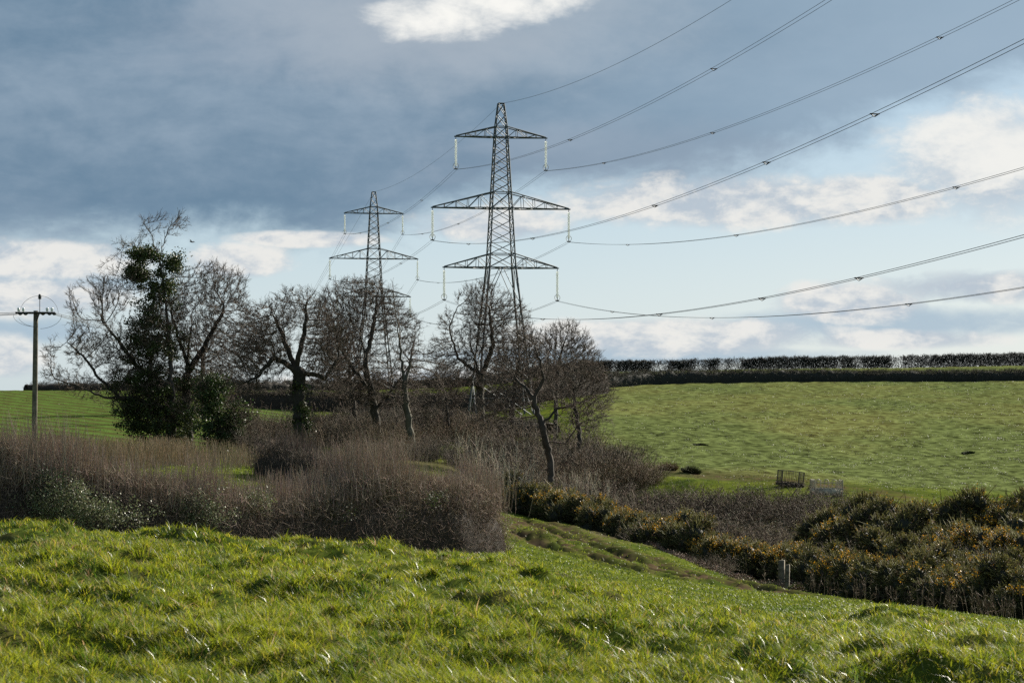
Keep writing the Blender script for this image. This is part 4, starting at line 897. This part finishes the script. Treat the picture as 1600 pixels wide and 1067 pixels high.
# dead dock stalks before the gorse at the right
rng = np.random.default_rng(402); rm = MB(); n = 150
px = rng.uniform(1262, 1640, n); px[:10] = rng.uniform(1090, 1215, 10); Yd = np.interp(px, [1090, 1225, 1300, 1400, 1600], [118, 112, 106, 96, 84]) - rng.uniform(.5, 5, n); x = (px - 800) / F * Yd
for i in range(n):
    b0 = np.array([x[i], Yd[i], Hs(x[i], Yd[i])]); h_ = rng.uniform(.35, 1.15); tipv = b0 + [rng.normal(0, .12), rng.normal(0, .1), h_]
    bar(rm, b0, tipv, .009, 4, (.09, .075, .05)); m = 9
    q = b0 + (tipv - b0) * rng.uniform(.35, 1, (m, 1)); e = nrm(rng.normal(0, .5, (m, 3)) + [0, 0, .9])
    tubes(rm, np.stack([q, q + e * rng.uniform(.08, .28, (m, 1))], 1), np.array([[.012, .012]]) * np.ones((m, 1)), 3, cvar((.09, .07, .05), m, .2))
tag(rm.build("dead_weed_stalks", M_twig), 'dead brown dock stalks fringing the foot of the gorse', 'weeds', kind='stuff')
# bramble litter edge between grass and gorse
rng = np.random.default_rng(403); rm = MB(); n = 16000
px = rng.uniform(1000, 1260, n); Yd = np.interp(px, [1000, 1060, 1150, 1260], [140, 131, 125, 117]) - rng.uniform(0, 5, n) ; x = (px - 800) / F * Yd
q = np.stack([x, Yd, H(x, Yd) + rng.uniform(0, .42, n) * np.clip(.5 + 2 * fbm(x, Yd, 3, 2), .1, 1)], 1)
leaves(rm, q, rng.uniform(.04, .10, n), cvar((.17, .12, .095), n, .35, .1), 0, .6)
tag(rm.build("dead_leaf_litter", M_twig), 'low brown bramble litter along the foot of the flowering gorse row', 'litter', kind='stuff')

# ------------------------------------------------------------------ posts
rng = np.random.default_rng(404)
for (px, Yd, h_, w_, rz, lean, lab) in [(1221, 118, 1.42, .30, -.35, .01, 'square weathered wooden post, the taller and wider of the pair before the gorse'),
                                        (1229.5, 115.5, 1.3, .21, -.35, .03, 'narrower dark wooden post standing right beside the taller one before the gorse')]:
    b = ground(px, Yd); m_ = MB(); hs = [-.3, .3, .7, h_ - .03, h_]; sc_ = [1, 1, .97, .95, .8]
    for i in range(4): box(m_, (lean * i * .2 * 0, 0, 0), (.001, .001, .001)) if False else None
    ang = np.array([math.pi / 4 + k_ * math.pi / 2 for k_ in range(4)])
    V_ = np.array([[[math.cos(t + rz) * w_ * .7071 * s_ + lean * z_, math.sin(t + rz) * w_ * .7071 * s_, z_ + (0.015 * math.cos(t) if z_ > 1 else 0)] for t in ang] for z_, s_ in zip(hs, sc_)])
    I_ = np.arange(20).reshape(5, 4); J_ = np.roll(I_, -1, 1)
    m_.add(V_, np.concatenate([np.stack([I_[:-1], J_[:-1], J_[1:], I_[1:]], -1).reshape(-1, 4), [[16, 17, 18, 19]]]))
    o = m_.build("wooden_post", M_wood); o.location = b; tag(o, lab, 'post', 'pair of wooden posts')
    wr = MB()
    for z_ in (.45, .95): poly(wr, [(math.cos(t) * w_ * .73 + lean * z_, math.sin(t) * w_ * .73, z_ + .01 * math.sin(3 * t)) for t in np.linspace(0, 6.283, 13)], .008, 4)
    wr.build("fence_wire_loop", M_rust, o)

# ------------------------------------------------------------------ cattle feeders
def feeder(px, Yd, w_, d_, h_, low, matf, tiltx, label, hooped):
    b = ground(px, Yd); r = empty("cattle_feeder", b, .12); r.rotation_euler = (0, tiltx, .12)
    x0, x1, y0, y1 = -w_ / 2, w_ / 2, -d_ / 2, d_ / 2
    fr = MB()
    for z_ in ((low, h_) if not hooped else (low,)):
        for a, c in (((x0, y0), (x1, y0)), ((x1, y0), (x1, y1)), ((x1, y1), (x0, y1)), ((x0, y1), (x0, y0))): bar(fr, (*a, z_), (*c, z_), .032, 6)
    for (a, c) in ((x0, y0), (x1, y0), (x1, y1), (x0, y1)): bar(fr, (a, c, 0), (a, c, h_), .042, 6)
    if hooped:
        for a, c in (((x0, y0), (x1, y0)), ((x1, y0), (x1, y1)), ((x1, y1), (x0, y1)), ((x0, y1), (x0, y0))): bar(fr, (*a, h_ * .80), (*c, h_ * .80), .018, 6)
    fr.build("frame", matf, r)
    for side in range(4):
        pa, pb_ = [((x0, y0), (x1, y0)), ((x1, y0), (x1, y1)), ((x1, y1), (x0, y1)), ((x0, y1), (x0, y0))][side]
        n = 7 if hooped else 6
        for i in range(1, n):
            t = i / n; p = (pa[0] + (pb_[0] - pa[0]) * t, pa[1] + (pb_[1] - pa[1]) * t); q = MB()
            if hooped:
                if i % 2 == 0: continue
                dx, dy = (pb_[0] - pa[0]) / n * .5, (pb_[1] - pa[1]) / n * .5
                poly(q, [(p[0] - dx, p[1] - dy, low), (p[0] - dx, p[1] - dy, h_ - .1), (p[0] - dx * .6, p[1] - dy * .6, h_ - .02), (p[0], p[1], h_), (p[0] + dx * .6, p[1] + dy * .6, h_ - .02), (p[0] + dx, p[1] + dy, h_ - .1), (p[0] + dx, p[1] + dy, low)], .026, 6)
                q.build("hoop", matf, r)
            else:
                bar(q, (p[0], p[1], low), (p[0], p[1], h_), .017, 6); q.build("upright_bar", matf, r)
    pn = MB(); t_ = .03
    box(pn, (0, y0, low / 2), (w_, t_, low)); box(pn, (0, y1, low / 2), (w_, t_, low)); box(pn, (x0, 0, low / 2), (t_, d_ - .04, low)); box(pn, (x1, 0, low / 2), (t_, d_ - .04, low))
    pn.build("side_panel", matf, r)
    if not hooped:
        hy = MB(); q = rng.uniform(-1, 1, (2600, 3)) * [w_ / 2 + .12, d_ / 2 + .1, .16] + [0, 0, .16]
        leaves(hy, q, .16, cvar((.11, .085, .055), 2600, .3), .2, .3); hy.build("old_hay", M_twig, r)
    else:
        for i in range(6):
            hn = MB(); xx = x0 + w_ * (i + .5) / 6; poly(hn, [(xx, y0, h_ - .02), (xx, y0 - .05, h_ + .07), (xx, y0, h_ + .08)], .03, 5)
    tag(r, label, 'cattle feeder', 'cattle feeders at the foot of the pasture')
feeder(1234, 187, 1.8, 1.7, 1.25, .26, M_rust, .10, 'dark open cattle feeder cage of upright bars on the bare strip below the pasture', False)
feeder(1291, 181, 2.25, 1.5, 1.25, .55, M_galv, .02, 'pale galvanised cattle feeder with a solid lower panel and looped tops, half hidden by brambles', True)

# ------------------------------------------------------------------ small things
rng = np.random.default_rng(405)
def mound(px, py, Yd, rx, h_, label, c):
    mb = MB(); b = ground(px, Yd); n = 900; a = rng.uniform(0, 6.28, n); r_ = rng.random(n) ** .6
    q = np.stack([b.x + np.cos(a) * r_ * rx, b.y + np.sin(a) * r_ * rx, np.zeros(n)], 1); q[:, 2] = H(q[:, 0], q[:, 1])
    d = nrm(np.stack([np.cos(a) * r_, np.sin(a) * r_, np.ones(n)], 1) + rng.normal(0, .2, (n, 3))); L = h_ * rng.uniform(.5, 1.1, (n, 1)) * (1 - .4 * r_[:, None])
    tubes(mb, np.stack([q, q + d * L * .6, q + (d + rng.normal(0, .15, (n, 3))) * L], 1), np.array([[.014, .012, .004]]) * np.ones((n, 1)), 3, cvar(c, n, .25))
    tag(mb.build("rush_tuft", M_grass), label, 'plant', 'rush tufts in the fields')
mound(1080, 735, 203, .75, .75, 'dark rush tuft in the pasture corner right of the brown bushes', (.05, .055, .02))
mound(1095, 698, 256, .8, .3, 'small dark tuft at the left middle of the right pasture', (.02, .028, .012))
mound(1513, 703, 252, .7, .3, 'small dark tuft near the right edge of the pasture', (.03, .05, .015))
mound(1044, 728, 206, .7, .9, 'pale brown dead tuft between the reddish bushes and the rush tuft', (.15, .10, .045))
mound(1246, 915, 115, .35, .4, 'bright green tuft just right of the wooden posts', (.10, .13, .03))
mound(1205, 930, 108, .3, .35, 'low tuft in the grass left below the wooden posts', (.06, .09, .02))
bd = MB(); wv = [(-.42, 0, .10), (-.2, .03, .14), (0, .05, .0), (.2, .03, .14), (.42, 0, .08)]
V_ = np.array(wv + [(-.2, -.1, .12), (0, -.12, 0), (.2, -.1, .12)]); V_ = np.concatenate([V_, V_ - [0, 0, .02]])
bd.add(V_, [[0, 1, 5], [3, 4, 7], [8, 13, 9], [11, 15, 12]]); bd.add(V_, [[1, 2, 6, 5], [2, 3, 7, 6], [9, 13, 14, 10], [10, 14, 15, 11]])
poly(bd, [(0, .26, .0), (0, .18, .02), (0, .05, 0), (0, -.12, -.01), (0, -.3, 0)], [.005, .04, .055, .04, .02], 7)
bo_ = bd.build("bird", M_dark); bo_.location = at(299, 378, 190); bo_.rotation_euler = (.2, .3, .9); tag(bo_, 'tiny dark bird gliding above the round headed tree', 'bird')
for o in list(bpy.data.objects):
    if o.location.z < -400: bpy.data.objects.remove(o)
